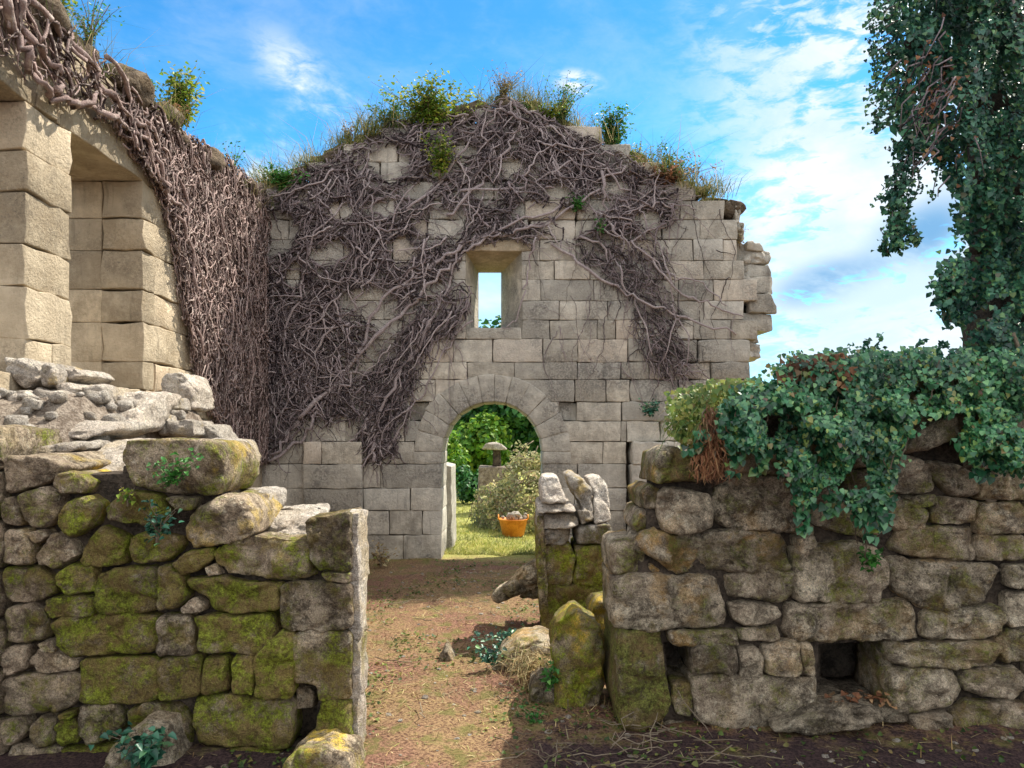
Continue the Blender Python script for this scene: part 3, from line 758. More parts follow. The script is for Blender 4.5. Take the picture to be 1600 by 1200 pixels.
YR = 4.0
near_right = empty('dry_stone_wall', (2.2, YR + .2, 0), 'taller wall of big weathered granite blocks at the right, with dark hearth opening and ivy cap', 'stone wall')
B = cropc(940, 520, 3.158); Cc = cropc(940, 800, 3.0); D = cropc(1220, 840, 3.333); E = cropc(1220, 520, 3.158)
def moss_right(x, y):
    return ((.48 if x < 1080 else .44) * R.uniform(.7, 1.3), .45 if x < 1150 else .22, R.uniform(1.0, 1.35))
put_stones(near_right, B, [
 [[(265,690),(290,590),(380,560),(490,640),(500,740),(380,730),(265,745)],{'col':(.6,.8,1.1)}],
 [[(290,790),(330,765),(430,770),(540,800),(560,870),(555,970),(420,995),(310,985),(285,900)],{'col':(.15,.2,1.15),'rough':1.3}],
 [[(200,790),(240,750),(285,770),(295,870),(215,870)],{'Y':4.08,'col':(.5,.9,1.1)}],
 [[(165,950),(200,880),(300,870),(330,985),(180,990)],{'Y':4.1,'col':(.4,1,1.2)}],
 [[(565,850),(600,760),(700,700),(900,705),(970,720),(985,850),(970,980),(780,985),(640,960),(575,920)],{'rough':1.5}],
 [[(640,600),(900,590),(980,650),(970,700),(700,700),(620,680)]], [[(400,640),(560,640),(620,740),(560,800),(430,770)],{'Y':4.15}],
], YR, M_RIGHT, mossf=moss_right, rough=1.2)
put_stones(near_right, Cc, [
 [[(180,150),(220,100),(440,105),(640,90),(860,100),(885,200),(900,280),(600,290),(400,305),(300,250),(195,200)],{'rough':1.5,'col':(.4,.6,1.05)}],
 [[(48,160),(80,140),(170,130),(200,170),(230,230),(300,290),(120,310),(50,290)],{'Y':4.06,'col':(.5,1,1.2)}],
 [[(60,320),(120,305),(545,318),(580,430),(605,545),(300,570),(70,570)],{'col':(.25,.35,1.05)}],
 [[(600,310),(700,290),(925,285),(920,380),(880,440),(760,430),(620,410)]],
 [[(610,440),(700,430),(840,450),(855,490),(800,540),(690,548),(625,520)],{'col':(.1,.1,1.15)}],
 [[(310,575),(590,560),(650,570),(650,630),(330,640)]], [[(655,560),(840,545),(850,610),(660,618)]],
 [[(75,580),(290,575),(310,680),(325,900),(280,1000),(200,1035),(100,1030),(75,900)],{'col':(.95,.3,.95),'depth':.5}],
 [[(430,640),(640,620),(645,770),(440,775)],{'col':(.35,.1,.75)}],
 [[(655,650),(740,640),(765,700),(760,780),(650,785)],{'col':(.05,.3,1.0)}],
 [[(775,650),(850,620),(940,620),(950,775),(780,775)]], [[(945,620),(1000,625),(1010,775),(950,775)]],
 [[(440,785),(640,780),(1000,780),(1025,800),(1020,980),(860,1020),(560,1025),(450,990)],{'bulge':.03,'rough':.8,'col':(.3,.15,1.05)}],
 [[(340,810),(430,810),(435,970),(360,970),(335,900)],{'Y':4.05}],
 [[(920,130),(1000,115),(1020,150),(1010,180),(925,180)]], [[(915,40),(1000,60),(1000,110),(920,110)]],
 [[(100,1040),(320,1000),(460,1010),(700,1035),(700,1080),(120,1090)],{'Y':4.05,'col':(.2,.1,.8)}],
], YR, M_RIGHT, mossf=moss_right, rough=1.15)
put_stones(near_right, D, [
 [[(90,60),(200,50),(400,30),(520,60),(585,130),(590,230),(560,320),(540,345),(250,345),(100,340)],{'rough':1.2}],
 [[(50,370),(100,355),(560,345),(690,330),(735,380),(765,460),(760,540),(500,545),(240,555),(60,530)],{'label':'long lintel stone over the hearth opening'}],
 [[(600,560),(820,560),(1120,555),(1145,600),(1120,680),(960,690),(700,695),(620,660)]],
 [[(600,720),(700,705),(920,705),(965,790),(950,880),(800,920),(680,940),(600,900)]],
 [[(530,580),(610,570),(650,680),(640,800),(590,850),(560,760)],{'Y':4.12,'depth':.3,'col':(.4,.3,.9)}],
 [[(775,420),(860,385),(1160,360),(1195,420),(1180,520),(1000,550),(780,545)]],
 [[(595,130),(650,110),(800,140),(1160,150),(1195,200),(1150,310),(960,370),(760,375),(720,330),(620,280)],{'rough':1.3,'col':(.35,.5,1.1)}],
 [[(965,760),(1000,710),(1267,690),(1330,760),(1267,850),(1100,860),(980,810)]],
 [[(1140,560),(1200,490),(1340,480),(1340,660),(1180,660)]], [[(1205,300),(1330,290),(1340,475),(1205,475)]],
 [[(930,930),(1000,870),(1330,880),(1330,1050),(940,1040)]], [[(700,950),(900,930),(920,1030),(720,1060)],{'col':(.1,.1,.8)}],
 [[(1210,150),(1340,150),(1340,280),(1210,270)]],
 [[(200,890),(440,890),(470,960),(200,985)],{'Y':4.02,'depth':.5,'col':(.1,0,.9)}],
 [[(430,900),(700,900),(720,980),(440,990)],{'Y':4.02,'depth':.5,'col':(.05,0,.7)}],
], YR, M_RIGHT, mossf=moss_right, rough=1.15)
put_stones(near_right, E, [
 [[(560,620),(600,600),(720,620),(770,680),(770,790),(620,800),(520,760)]], [[(740,630),(900,650),(990,700),(990,800),(880,810),(780,720)]],
 [[(620,590),(700,480),(880,380),(910,480),(830,550),(700,590)],{'Y':3.93,'rough':1.2}], [[(620,810),(780,800),(800,850),(700,860)]],
 [[(560,830),(620,810),(750,880),(730,960),(600,985),(560,950)]], [[(760,900),(820,820),(985,830),(985,940),(780,950)]],
 [[(680,960),(980,960),(985,1120),(850,1130),(700,1110),(560,1080),(600,990)]],
 [[(180,880),(300,840),(560,850),(590,950),(500,1020),(330,1000),(190,960)]], [[(995,840),(1240,840),(1250,1000),(1000,1005)]],
 [[(1000,1010),(1250,1010),(1250,1135),(1000,1130)]], [[(1000,700),(1240,640),(1250,830),(1000,830)]],
 [[(100,680),(300,670),(320,830),(110,860)]], [[(320,680),(510,680),(540,830),(330,840)]], [[(60,500),(280,480),(300,660),(80,670)]], [[(300,480),(600,470),(610,590),(500,670),(310,660)]],
 [[(60,300),(400,290),(410,470),(60,480)]], [[(420,300),(800,290),(700,470),(430,460)]], [[(900,330),(1250,320),(1250,620),(990,680),(910,490)]], [[(480,200),(1250,150),(1250,310),(480,290)]],
], YR + .02, M_RIGHT, mossf=moss_right, rough=1.15)
gen = []
for r in range(7):
    x = 1622; y0 = 610 + r * 80
    while x < 1900:
        x2 = x + R.uniform(70, 140)
        gen.append([[(x + 4, y0 + 4), (x2 - 4, y0 + R.uniform(2, 8)), (x2, y0 + 40), (x2 - 6, y0 + 77), (x + 6, y0 + 76), (x, y0 + 36)]]); x = x2
put_stones(near_right, lambda p: p, gen, YR, M_RIGHT, mossf=moss_right)
RTOP = [(985, 900), (1010, 830), (1030, 745), (1080, 720), (1130, 650), (1250, 600), (1480, 575), (1950, 575), (1950, 1200), (970, 1130), (975, 960)]
H1 = [(1042, 1088, 1008, 1072), (1280, 1402, 1008, 1112)]
V, Fc = cell_solid(core_fn(RTOP, H1, 4.1), .5, 4.1, -.15, 2.0, .05, nframe(4.1), -.02, -.30, jit=.012)
cell_solid(core_fn(RTOP, [H1[1]], 4.4), .5, 4.4, -.15, 2.0, .05, nframe(4.4), -.01, -.15, jit=.01, V=V, Fc=Fc)
cell_solid(core_fn(RTOP, [], 4.6), .5, 4.6, -.15, 2.1, .05, nframe(4.6), -.01, -.15, jit=.01, V=V, Fc=Fc)
mesh('earth_core', V, Fc, M_CORE, near_right)

# ------------------------------------------------------------------ rubble heap behind the left wall
def heap_z(x, y):
    a = min(1, max(0, (-1.95 - x) / .75)); a = a * a * (3 - 2 * a)
    b = min(1, max(0, (y - 3.7) / .8)); c = min(1, max(0, (7.6 - y) / 1.4))
    top = 1.25 + .62 * b
    return top * a * c + .06 * noise.noise((x * 4, y * 4, 0)) + .03 * noise.noise((x * 11, y * 11, 3)) - .05
V = []; Fc = []; n1 = 44; n2 = 56
for j in range(n2):
    for i in range(n1): 
        x = -3.25 + 1.6 * i / (n1 - 1); y = 3.95 + 3.7 * j / (n2 - 1); V.append((x, y, heap_z(x, y)))
for j in range(n2 - 1):
    for i in range(n1 - 1): Fc.append((j * n1 + i, j * n1 + i + 1, (j + 1) * n1 + i + 1, (j + 1) * n1 + i))
M_HEAP = mat_simple('heap_soil', (0.16, 0.12, 0.09), (0.42, 0.35, 0.28), 10, .95, 1.0, .06)
tag(mesh('rubble_heap', V, Fc, M_HEAP, origin=(-2.7, 5, 0)), 'heap of pale soil and small rubble sloping up behind the low mossy wall', 'rubble heap')

Q = cropc(0, 380, 2.857)
def loose(conv, poly, Y, label, mat=M_PALE, col=(.0, .1, 1.0), depth=.35, bulge=.05, rough=1.3, tilt=0, name='stone', cat='stone', group=None, M=56, box=6.0):
    pts = conv(poly); V, Fc = stone_geo(pts, Y, depth, bulge, pts[0][0] * .11 + pts[0][1] * .07, rough, M=M, tilt=tilt, box=box)
    zs = min(v[2] for v in V); xs = sum(v[0] for v in V) / len(V)
    o = mesh(name, V, Fc, mat, origin=(xs, Y + depth * .5, zs), color=(*col, 1))
    return tag(o, label, cat, group)
G1 = 'loose stones on the rubble heap'
for poly, Y, lab, kw in [
 ([(0,510),(90,510),(160,560),(160,610),(90,650),(20,600)], 4.75, 'pale grey boulder at the top left of the rubble heap by the picture edge', {}),
 ([(165,540),(210,530),(245,570),(240,630),(180,640),(160,600)], 4.72, 'small pinkish stone standing on the rubble heap below the left pier', {'col': (0, .8, .9)}),
 ([(250,560),(330,560),(360,590),(300,620),(260,600)], 4.85, 'small flat stone lying under the corner of the left pier', {}),
 ([(0,660),(100,655),(180,720),(180,770),(90,780),(30,770),(0,730)], 4.5, 'white angular boulder on the left side of the rubble heap', {'col': (0, 0, 1.15)}),
 ([(165,660),(230,650),(320,700),(320,770),(180,750)], 4.6, 'rounded pale stone in the middle of the rubble heap', {}),
 ([(235,630),(290,620),(340,650),(310,680),(250,660)], 4.75, 'smooth light stone wedged above the middle of the rubble heap', {'col': (0, 0, 1.1)}),
 ([(330,640),(430,620),(460,700),(450,770),(330,780)], 4.8, 'pinkish pale block in the rubble heap below the window recess', {'col': (0, .3, .95)}),
 ([(445,665),(540,655),(632,655),(640,840),(500,850),(450,780)], 4.9, 'broad bright slab tilted below the window recess', {'col': (0, 0, 1.15), 'tilt': 1.3}),
 ([(0,800),(160,790),(330,785),(490,800),(480,840),(400,870),(180,880),(0,910)], 4.35, 'long flat ledge stone across the foot of the rubble heap', {'tilt': 1.9, 'depth': .5}),
 ([(170,900),(330,885),(530,880),(540,1060),(400,1080),(290,1020)], 4.15, 'sunlit sloping ledge stone behind the mossy boulders', {'tilt': 2.2, 'depth': .3, 'col': (0, .2, 1.05)}),
 ([(640,690),(740,680),(760,740),(650,760)], 5.6, 'small brown stone lying in front of the cream jamb', {'col': (.1, .5, .75)}),
 ([(680,785),(850,790),(860,860),(680,862)], 5.2, 'reddish squared stone resting below the cream side wall', {'col': (0, .6, .8)}),
 ([(620,770),(680,760),(685,840),(630,840)], 5.25, 'small ochre stone between the bright slab and reddish stone', {'col': (0, 1, .9)}),
 ([(700,590),(800,575),(865,650),(870,745),(770,745),(700,660)], 6.0, 'whitish broken block leaning at the foot of the cream jamb', {'col': (0, 0, 1.1)}),
 ([(870,800),(930,810),(1000,900),(1040,1000),(1030,1080),(900,1000),(870,900)], 5.4, 'grey slab standing behind the topmost mossy block', {'col': (0, .1, .7)}),
 ([(0,900),(110,895),(330,880),(330,920),(200,945),(0,960)], 4.05, 'thin pinkish slab under the long ledge stone', {'tilt': .4, 'col': (.05, .4, .75)}),
]: loose(Q, poly, Y, lab, group=G1, **kw)
V = []; Fc = []
for _ in range(230):
    x = R.uniform(-3.15, -2.0); y = R.uniform(4.0, 6.6); r = R.uniform(.02, .075)
    blob3(V, Fc, (x, y, heap_z(x, y) + r * .4), (r, r, r * .7), R, seed=R.random() * 50)
tag(mesh('rubble', V, Fc, M_PALE, origin=(-2.7, 5, 0), color=(0, .2, .85, 1)), 'scattered fist-sized rubble strewn over the heap', 'rubble', kind='stuff')

# ------------------------------------------------------------------ stub of masonry in the middle
stub = empty('masonry_stub', (.5, 6.0, 0), 'stub of mossy masonry standing right of the path in front of the arch', 'ruined pillar')
G = cropc(640, 560, 3.529); H = cropc(540, 820, 2.963); YS = 5.8
put_stones(stub, G, [
 [[(705,858),(860,850),(930,880),(935,920),(870,940),(705,938)],{'mat':M_PALE,'col':(.2,.3,.95),'tilt':1.0,'depth':.4}],
 [[(712,942),(890,942),(880,1000),(860,1035),(712,1035)],{'mat':M_PALE,'col':(.3,.3,.6)}],
 [[(925,950),(960,930),(1110,915),(1120,1025),(930,1032)],{'mat':M_PALE,'col':(.5,.5,.75)}],
 [[(930,840),(990,840),(1000,900),(950,915)],{'mat':M_PALE,'col':(0,.1,.8)}],
], YS, M_LEFT, depth=.55, rough=1.1)
put_stones(stub, H, [
 [[(912,100),(1040,95),(1065,150),(1050,280),(912,285)],{'col':(.8,.9,1.3)}], [[(1068,110),(1230,90),(1240,290),(1055,282),(1080,180)],{'col':(.9,.9,1.2)}],
 [[(905,284),(1235,284),(1240,420),(1240,500),(920,500)],{'col':(.95,.5,1.0)}], [[(915,498),(1240,498),(1240,640),(930,640)],{'col':(.8,.3,.8)}],
 [[(885,-20),(915,-20),(935,300),(945,520),(915,500),(895,300)],{'Y':5.75,'col':(.75,1,1.3)}],
 [[(1235,100),(1330,90),(1330,300),(1240,300)],{'Y':5.9,'col':(.6,.8,1)}], [[(1235,300),(1330,300),(1330,640),(1240,640)],{'Y':5.9,'col':(.6,.3,.8)}],
], YS, M_LEFT, depth=.6, bulge=.03, rough=.9)
loose(G, [(722,690),(740,650),(820,645),(872,800),(728,802)], 5.82, 'bright white block on the left end of the masonry stub', col=(0, 0, 1.3), depth=.45, tilt=.55, rough=.8, box=12)
loose(G, [(860,640),(900,628),(960,660),(1005,720),(1015,900),(965,905),(940,800),(895,730)], 5.86, 'curved brown slab standing on edge between two white blocks', col=(.15, .9, .85), depth=.2, tilt=.3)
loose(G, [(990,665),(1050,645),(1100,700),(1108,900),(1010,915),(1015,740)], 5.9, 'bright white block on the right end of the masonry stub', col=(0, 0, 1.25), depth=.45, tilt=.5, rough=.8, box=12)
loose(G, [(700,800),(900,800),(922,845),(740,855),(700,850)], 5.78, 'thin pale slab lying flat below the left white block', col=(0, .1, 1.15), depth=.4, tilt=1.5)
loose(H, [(672,345),(690,325),(850,185),(925,165),(925,285),(810,335),(690,380)], 6.1, 'flat grey slab leaning against the left foot of the masonry stub', mat=M_RIGHT, col=(.2, .3, 1.3), depth=.16, tilt=-.3)
loose(H, [(800,345),(850,290),(915,270),(915,345)], 6.3, 'small grey stone beneath the leaning slab', mat=M_RIGHT, col=(.2, .1, 1.2), depth=.2)
loose(H, [(968,500),(985,470),(1075,400),(1180,480),(1192,640),(1182,960),(990,950),(972,800),(962,600)], 4.25, 'upright mossy standing stone with pointed yellow top beside the path', mat=M_LEFT, col=(.72, 1, 1.25), depth=.3, box=5, name='standing_stone', cat='standing stone')
loose(H, [(1140,400),(1170,355),(1235,355),(1250,420),(1250,860),(1150,860)], 4.75, 'smaller upright stone half hidden behind the pointed standing stone', mat=M_LEFT, col=(.6, 1, 1.1), depth=.25, name='standing_stone', cat='standing stone')
loose(H, [(418,648),(440,600),(458,566),(480,600),(512,650)], 5.2, 'small dark pointed rock sticking out of the earth path', mat=M_RIGHT, col=(.0, .3, .8), depth=.12)
loose(H, [(680,705),(720,620),(800,560),(900,540),(985,560),(985,700),(800,730)], 4.85, 'low earthy boulder under dry grass beside the standing stone', mat=M_RIGHT, col=(.4, .5, 1.2), depth=.35)
loose(H, [(850,830),(860,770),(905,735),(975,745),(985,850),(900,870)], 4.32, 'dark rounded rock at the left foot of the standing stone', mat=M_RIGHT, col=(.35, .0, .7), depth=.25)
loose(H, [(585,850),(610,835),(720,840),(830,850),(840,875),(690,885)], 4.55, 'flat low rock poking out of the path edge', mat=M_RIGHT, col=(.1, .6, 1.3), depth=.15)
loose(lambda p: p, [(432,1230),(440,1195),(462,1180),(500,1178),(540,1190),(556,1230)], 3.42, 'smooth yellowish boulder half buried in front of the mossy wall end', mat=M_LEFT, col=(.5, 1, 1.5), depth=.25)
loose(lambda p: p, [(145,1215),(165,1170),(205,1140),(240,1150),(262,1215)], 3.5, 'grey lichened boulder lying against the foot of the mossy wall', mat=M_RIGHT, col=(.3, .1, 1.2), depth=.25)
loose(lambda p: p, [(1210,1150),(1290,1118),(1385,1112),(1400,1135),(1300,1160)], 3.85, 'low worn threshold rock below the dark hearth opening', mat=M_RIGHT, col=(.1, .1, .8), depth=.2)

# ------------------------------------------------------------------ leaves, blades, shrubs
def leaf(V, Fc, p, nrm, down, s, fold=.18, wide=.5):
    nrm = nrm.normalized(); d = (down - nrm * down.dot(nrm))
    if d.length < 1e-4: d = Vector((1, 0, 0))
    d.normalize(); a = nrm.cross(d); b = len(V)
    for (x, y, z) in ((0, 0, 0), (-wide, .12, fold), (-wide * .84, .5, fold), (0, 1, -.05), (wide * .84, .5, fold), (wide, .12, fold)):
        V.append(tuple(p + (a * x + d * y + nrm * z) * s))
    Fc.append((b, b + 3, b + 2, b + 1)); Fc.append((b, b + 5, b + 4, b + 3))
def blade(V, Fc, p, d, h, w, bend, rnd):
    a = Vector((rnd.uniform(-1, 1), rnd.uniform(-1, 1), 0)).normalized() * w; b0 = len(V)
    for k, (t, ww) in enumerate(((0, 1), (.5, .8), (1, .1))):
        q = p + d * (h * t) + bend * (h * t * t)
        V.append(tuple(q - a * ww)); V.append(tuple(q + a * ww))
    for k in range(2): Fc.append((b0 + 2 * k, b0 + 2 * k + 1, b0 + 2 * k + 3, b0 + 2 * k + 2))
def rv(r, s=1.0): return Vector((r.gauss(0, s), r.gauss(0, s), r.gauss(0, s)))

def tuft_mesh(n, h, w, spread, seed):
    r = random.Random(seed); V = []; Fc = []
    for _ in range(n):
        p = Vector((r.gauss(0, spread), r.gauss(0, spread), 0))
        blade(V, Fc, p, Vector((r.gauss(0, .25), r.gauss(0, .25), 1)).normalized(), h * r.uniform(.4, 1.1), w, Vector((r.gauss(0, .6), r.gauss(0, .5), -.35)), r)
    return V, Fc
def shrub(name, label, cat, base, h, wd, nst, nlf, mat, ls, seed, group=None, lean=(0, 0), smat=None):
    r = random.Random(seed); t = empty(name, base, label, cat, group); V = []; Fc = []; LV = []; LF = []
    base = Vector(base)
    for i in range(nst):
        a = r.uniform(0, 6.283); out = r.uniform(.15, 1) * wd
        end = base + Vector((math.cos(a) * out + lean[0] * h, math.sin(a) * out * .7 + lean[1] * h, h * r.uniform(.5, 1.05)))
        path = []; n = 7
        for k in range(n):
            f = k / (n - 1); path.append(base + (end - base) * f + Vector((math.cos(a), math.sin(a), 0)) * (out * .25 * math.sin(f * 3.14)) * -1 + rv(r, .012 * h))
        r0 = .004 + .006 * h
        tube(V, Fc, path, [r0 * (1 - .8 * k / (n - 1)) for k in range(n)], 4)
        for q in range(nlf // nst):
            f = r.uniform(.25, 1); k = min(n - 2, int(f * (n - 1))); p = path[k].lerp(path[k + 1], f * (n - 1) - k) + rv(r, .05 * h + ls * .3)
            leaf(LV, LF, p, Vector((r.gauss(0, .6), r.gauss(-.3, .6), 1)), Vector((r.gauss(0, 1), r.gauss(0, 1), -.5)), ls * r.uniform(.5, 1.2), wide=.36)
    mesh('stems', V, Fc, smat or M_TWIG, t); mesh('leaves', LV, LF, mat, t)
    return t
def dup(o, loc, rz, sc, label=None):
    c = o.copy(); COL.objects.link(c); c.location = loc; c.rotation_euler = (0, 0, rz); c.scale = (sc, sc, sc)
    if label: c['label'] = label
    for ch in o.children: d = ch.copy(); COL.objects.link(d); d.parent = c
    return c

# ------------------------------------------------------------------ dead ivy on the gable
rvn = random.Random(21)
def vine_walk(r, start, maskf, step, nmax, ang0, wig, pull, to3, rad, V, Fc, sides=4, lift=None, seed=0.0):
    x, y = start; a = ang0; pts = []; lf = lift if lift is not None else r.uniform(.008, .075)
    for k in range(nmax):
        if not maskf(x, y): break
        a2 = pull(x, y)
        a += r.gauss(0, wig) + (math.sin(a2 - a)) * .12 + noise.noise((x * .9, y * .9, seed)) * .12
        lf = min(.10, max(.006, lf + r.gauss(0, .008)))
        pts.append(to3(x + r.gauss(0, .006), y + r.gauss(0, .006), lf + rad)); x += math.cos(a) * step; y += math.sin(a) * step
    if len(pts) >= 4:
        n = len(pts); tube(V, Fc, pts, [rad * (1 - .6 * i / n) for i in range(n)], sides)
to3g = lambda u, w, o: Vector((u, GY - o, w))
DENSE = [(410, 310), (470, 262), (560, 216), (640, 195), (720, 184), (795, 152), (850, 178), (960, 236), (1030, 270), (1060, 300), (1062, 345), (1040, 362), (1000, 372), (960, 376), (905, 365), (860, 360), (815, 383),
         (735, 383), (720, 400), (690, 440), (650, 470), (600, 505), (562, 545), (552, 640), (545, 668), (480, 652), (450, 690), (410, 715)]
DEN2 = [(560, 590), (600, 540), (660, 470), (735, 430), (742, 470), (735, 500), (690, 530), (655, 590), (640, 655), (620, 700), (580, 722), (562, 690)]
DEN3 = [(870, 370), (1045, 370), (1035, 430), (1060, 500), (1080, 590), (1040, 600), (1000, 560), (985, 480), (930, 430)]
def gm(poly):
    P = [(gx(a), gz(b)) for a, b in poly]
    def f(u, w):
        q = noise.noise_vector(Vector((u * 2.6, w * 2.6, 3)))
        if inside(P, u + q.x * .16, w + q.y * .16): return True
        return rvn.random() < .72 and inside(SIL, u / K + CX, HZ - (w - EYE) / K) and not (gx(722) < u < gx(820) and gz(516) < w < gz(388))
    return f
mD, m2, m3 = gm(DENSE), gm(DEN2), gm(DEN3)
BARE = [(525, 395, 16, 14), (460, 430, 12, 18), (870, 300, 20, 9), (600, 330, 18, 12), (930, 320, 20, 10), (690, 265, 18, 12), (545, 470, 14, 14), (610, 255, 30, 24), (690, 350, 34, 22), (440, 365, 26, 30), (585, 480, 34, 30), (620, 395, 24, 16), (760, 300, 22, 12), (840, 330, 30, 14), (900, 345, 34, 14), (960, 290, 26, 10), (730, 235, 18, 10), (530, 330, 16, 12), (655, 300, 20, 12), (800, 260, 14, 10), (500, 400, 14, 10), (1010, 345, 22, 12)]
def bare(u, w):
    px = u / K + CX; py = HZ - (w - EYE) / K
    n_ = 1 + 1.3 * noise.noise((u * 4, w * 4, 2))
    return any(((px - a) / c) ** 2 + ((py - b) / d) ** 2 < n_ for a, b, c, d in BARE)
gv = empty('dead_climber', (gx(470), GY, 0), 'tangle of grey-brown dead ivy stems covering the upper half of the gable wall', 'climbing plant')
def pullg(u, w):
    px = u / K + CX; py = HZ - (w - EYE) / K
    b = noise.noise((u * .7, w * .7, 7)) * 1.6
    if py > 400 or px < 560: return -1.7 + b
    return (-2.5 if px < 800 else -.55) + b
def scatter(r, n, poly, mask, skip):
    xs = [p[0] for p in poly]; ys = [p[1] for p in poly]; out = []
    while len(out) < n:
        a, b = r.uniform(min(xs), max(xs)), r.uniform(min(ys), max(ys)); u, w = gx(a), gz(b)
        if inside(poly, a, b) and mask(u, w) and not (skip and bare(u, w) and r.random() < .93): out.append((u, w))
    return out
V = []; Fc = []
okD = lambda u, w: mD(u, w) and not (bare(u, w) and rvn.random() < .6)
for (u, w) in scatter(rvn, 3000, DENSE, mD, True):
    rad = rvn.choice([.005, .006, .007, .0085, .011, .016])
    vine_walk(rvn, (u, w), okD, .042, rvn.randint(6, 22), rvn.uniform(-3.3, 0.6), .42, pullg, to3g, rad, V, Fc, seed=rvn.random() * 9)
for (u, w) in scatter(rvn, 480, DEN2, m2, False):
    vine_walk(rvn, (u, w), m2, .045, rvn.randint(7, 20), -1.9 + rvn.gauss(0, .7), .38, lambda a, b: -2.15, to3g, rvn.choice([.006, .008, .011]), V, Fc)
for (u, w) in scatter(rvn, 420, DEN3, m3, False):
    vine_walk(rvn, (u, w), m3, .045, rvn.randint(6, 18), -1.0 + rvn.gauss(0, .8), .3, lambda a, b: -1.0, to3g, rvn.choice([.0045, .006, .008]), V, Fc, lift=rvn.uniform(.008, .04))
LOW = [(410, 690), (420, 300), (1160, 300), (1160, 600), (870, 560), (820, 380), (740, 520), (640, 600), (640, 700), (570, 725)]
mL = gm(LOW)
for (u, w) in scatter(rvn, 150, LOW, mL, False):
    vine_walk(rvn, (u, w), lambda a, b: gx(400) < a < gx(1150) and b > gz(760) and not (gx(722) < a < gx(820) and gz(516) < b < gz(388)), .05, rvn.randint(8, 26), rvn.choice([-.5, -2.4, -1.6]) + rvn.gauss(0, .3), .16, lambda a, b: -1.3, to3g, rvn.choice([.003, .004, .006]), V, Fc, lift=.006)
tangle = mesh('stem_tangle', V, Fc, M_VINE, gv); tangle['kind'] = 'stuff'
V = []; Fc = []
def fan(u, w):
    px = u / K + CX; py = HZ - (w - EYE) / K
    b = noise.noise((u * .5, w * .5, 17)) * .9
    if px < 600: return -1.75 + b * .6
    return (-2.45 if px < 790 else -.5) + b
for (u, w) in scatter(rvn, 420, DENSE, mD, True):
    rad = rvn.choice([.006, .008, .010, .014]); st = fan(u, w) + rvn.gauss(0, .8)
    vine_walk(rvn, (u, w), okD, .055, rvn.randint(8, 24), st, .27, (lambda a, b: st), to3g, rad, V, Fc, sides=5, lift=.08, seed=rvn.random() * 9)
for (u, w) in scatter(rvn, 26, DEN2, m2, False):
    vine_walk(rvn, (u, w), m2, .055, rvn.randint(10, 24), -2.1, .13, lambda a, b: -2.1, to3g, .011, V, Fc, sides=6, lift=.07)
mesh('woody_stems', V, Fc, M_VINE_L, gv)['kind'] = 'stuff'
def spline(pts, n=6):
    out = []
    P = [pts[0]] + pts + [pts[-1]]
    for i in range(1, len(P) - 2):
        for k in range(n):
            t = k / n; a, b, c, d = P[i - 1], P[i], P[i + 1], P[i + 2]
            out.append(tuple(.5 * ((2 * b[q]) + (-a[q] + c[q]) * t + (2 * a[q] - 5 * b[q] + 4 * c[q] - d[q]) * t * t + (-a[q] + 3 * b[q] - 3 * c[q] + d[q]) * t ** 3) for q in range(2)))
    out.append(pts[-1]); return out
for i, (pts, rad) in enumerate([
 ([(420, 722), (470, 690), (500, 640), (545, 600), (560, 560)], .024), ([(470, 655), (560, 560), (640, 480), (700, 420), (740, 385), (800, 368), (860, 350), (930, 300)], .028),
 ([(585, 722), (600, 640), (650, 545), (690, 470), (715, 400), (735, 350), (760, 300)], .022), ([(560, 560), (600, 470), (690, 410), (750, 372), (860, 330), (980, 262)], .025),
 ([(860, 382), (930, 430), (1000, 470), (1070, 500), (1150, 520)], .021), ([(1010, 400), (1060, 455), (1100, 475), (1160, 500)], .017), ([(940, 270), (942, 330), (965, 376), (1010, 366), (1050, 350)], .020),
 ([(835, 376), (826, 430), (808, 495), (785, 514)], .013), ([(735, 505), (690, 560), (655, 620), (610, 700), (580, 725)], .013), ([(480, 620), (500, 540), (560, 470), (600, 400), (640, 300), (700, 230)], .018),
 ([(430, 560), (470, 470), (490, 380), (560, 300), (580, 240)], .018), ([(620, 640), (640, 560), (700, 500), (735, 460)], .013), ([(700, 340), (760, 280), (800, 220), (800, 170)], .022), ([(720, 300), (830, 290), (900, 250), (960, 245)], .018),
 ([(640, 330), (700, 270), (745, 210), (790, 170)], .02), ([(1040, 300), (1000, 330), (1035, 400), (1050, 470), (1040, 560)], .015), ([(470, 660), (440, 700), (412, 716)], .03), ([(566, 640), (575, 680), (600, 706), (590, 722)], .018), ([(905, 365), (950, 400), (975, 440), (1010, 520), (1020, 590)], .015), ([(985, 380), (1040, 430), (1090, 440), (1130, 480)], .014), ([(880, 200), (930, 260), (990, 300), (1050, 330)], .018), ([(850, 180), (870, 260), (930, 330), (1000, 350)], .018), ([(1050, 480), (1075, 530), (1070, 590)], .011)]):
    V = []; Fc = []; q = spline(pts); n = len(q)
    path = [Vector((gx(a + rvn.gauss(0, 3.0)), GY - .05 - rad - .03 * math.sin(k * .8 + i), gz(b + rvn.gauss(0, 3.0)))) for k, (a, b) in enumerate(q)]
    tube(V, Fc, path, [rad * .85 * (1.15 - .55 * k / n) * rvn.uniform(.8, 1.2) for k in range(n)], 7); mesh('stem', V, Fc, M_VINE_L, gv)

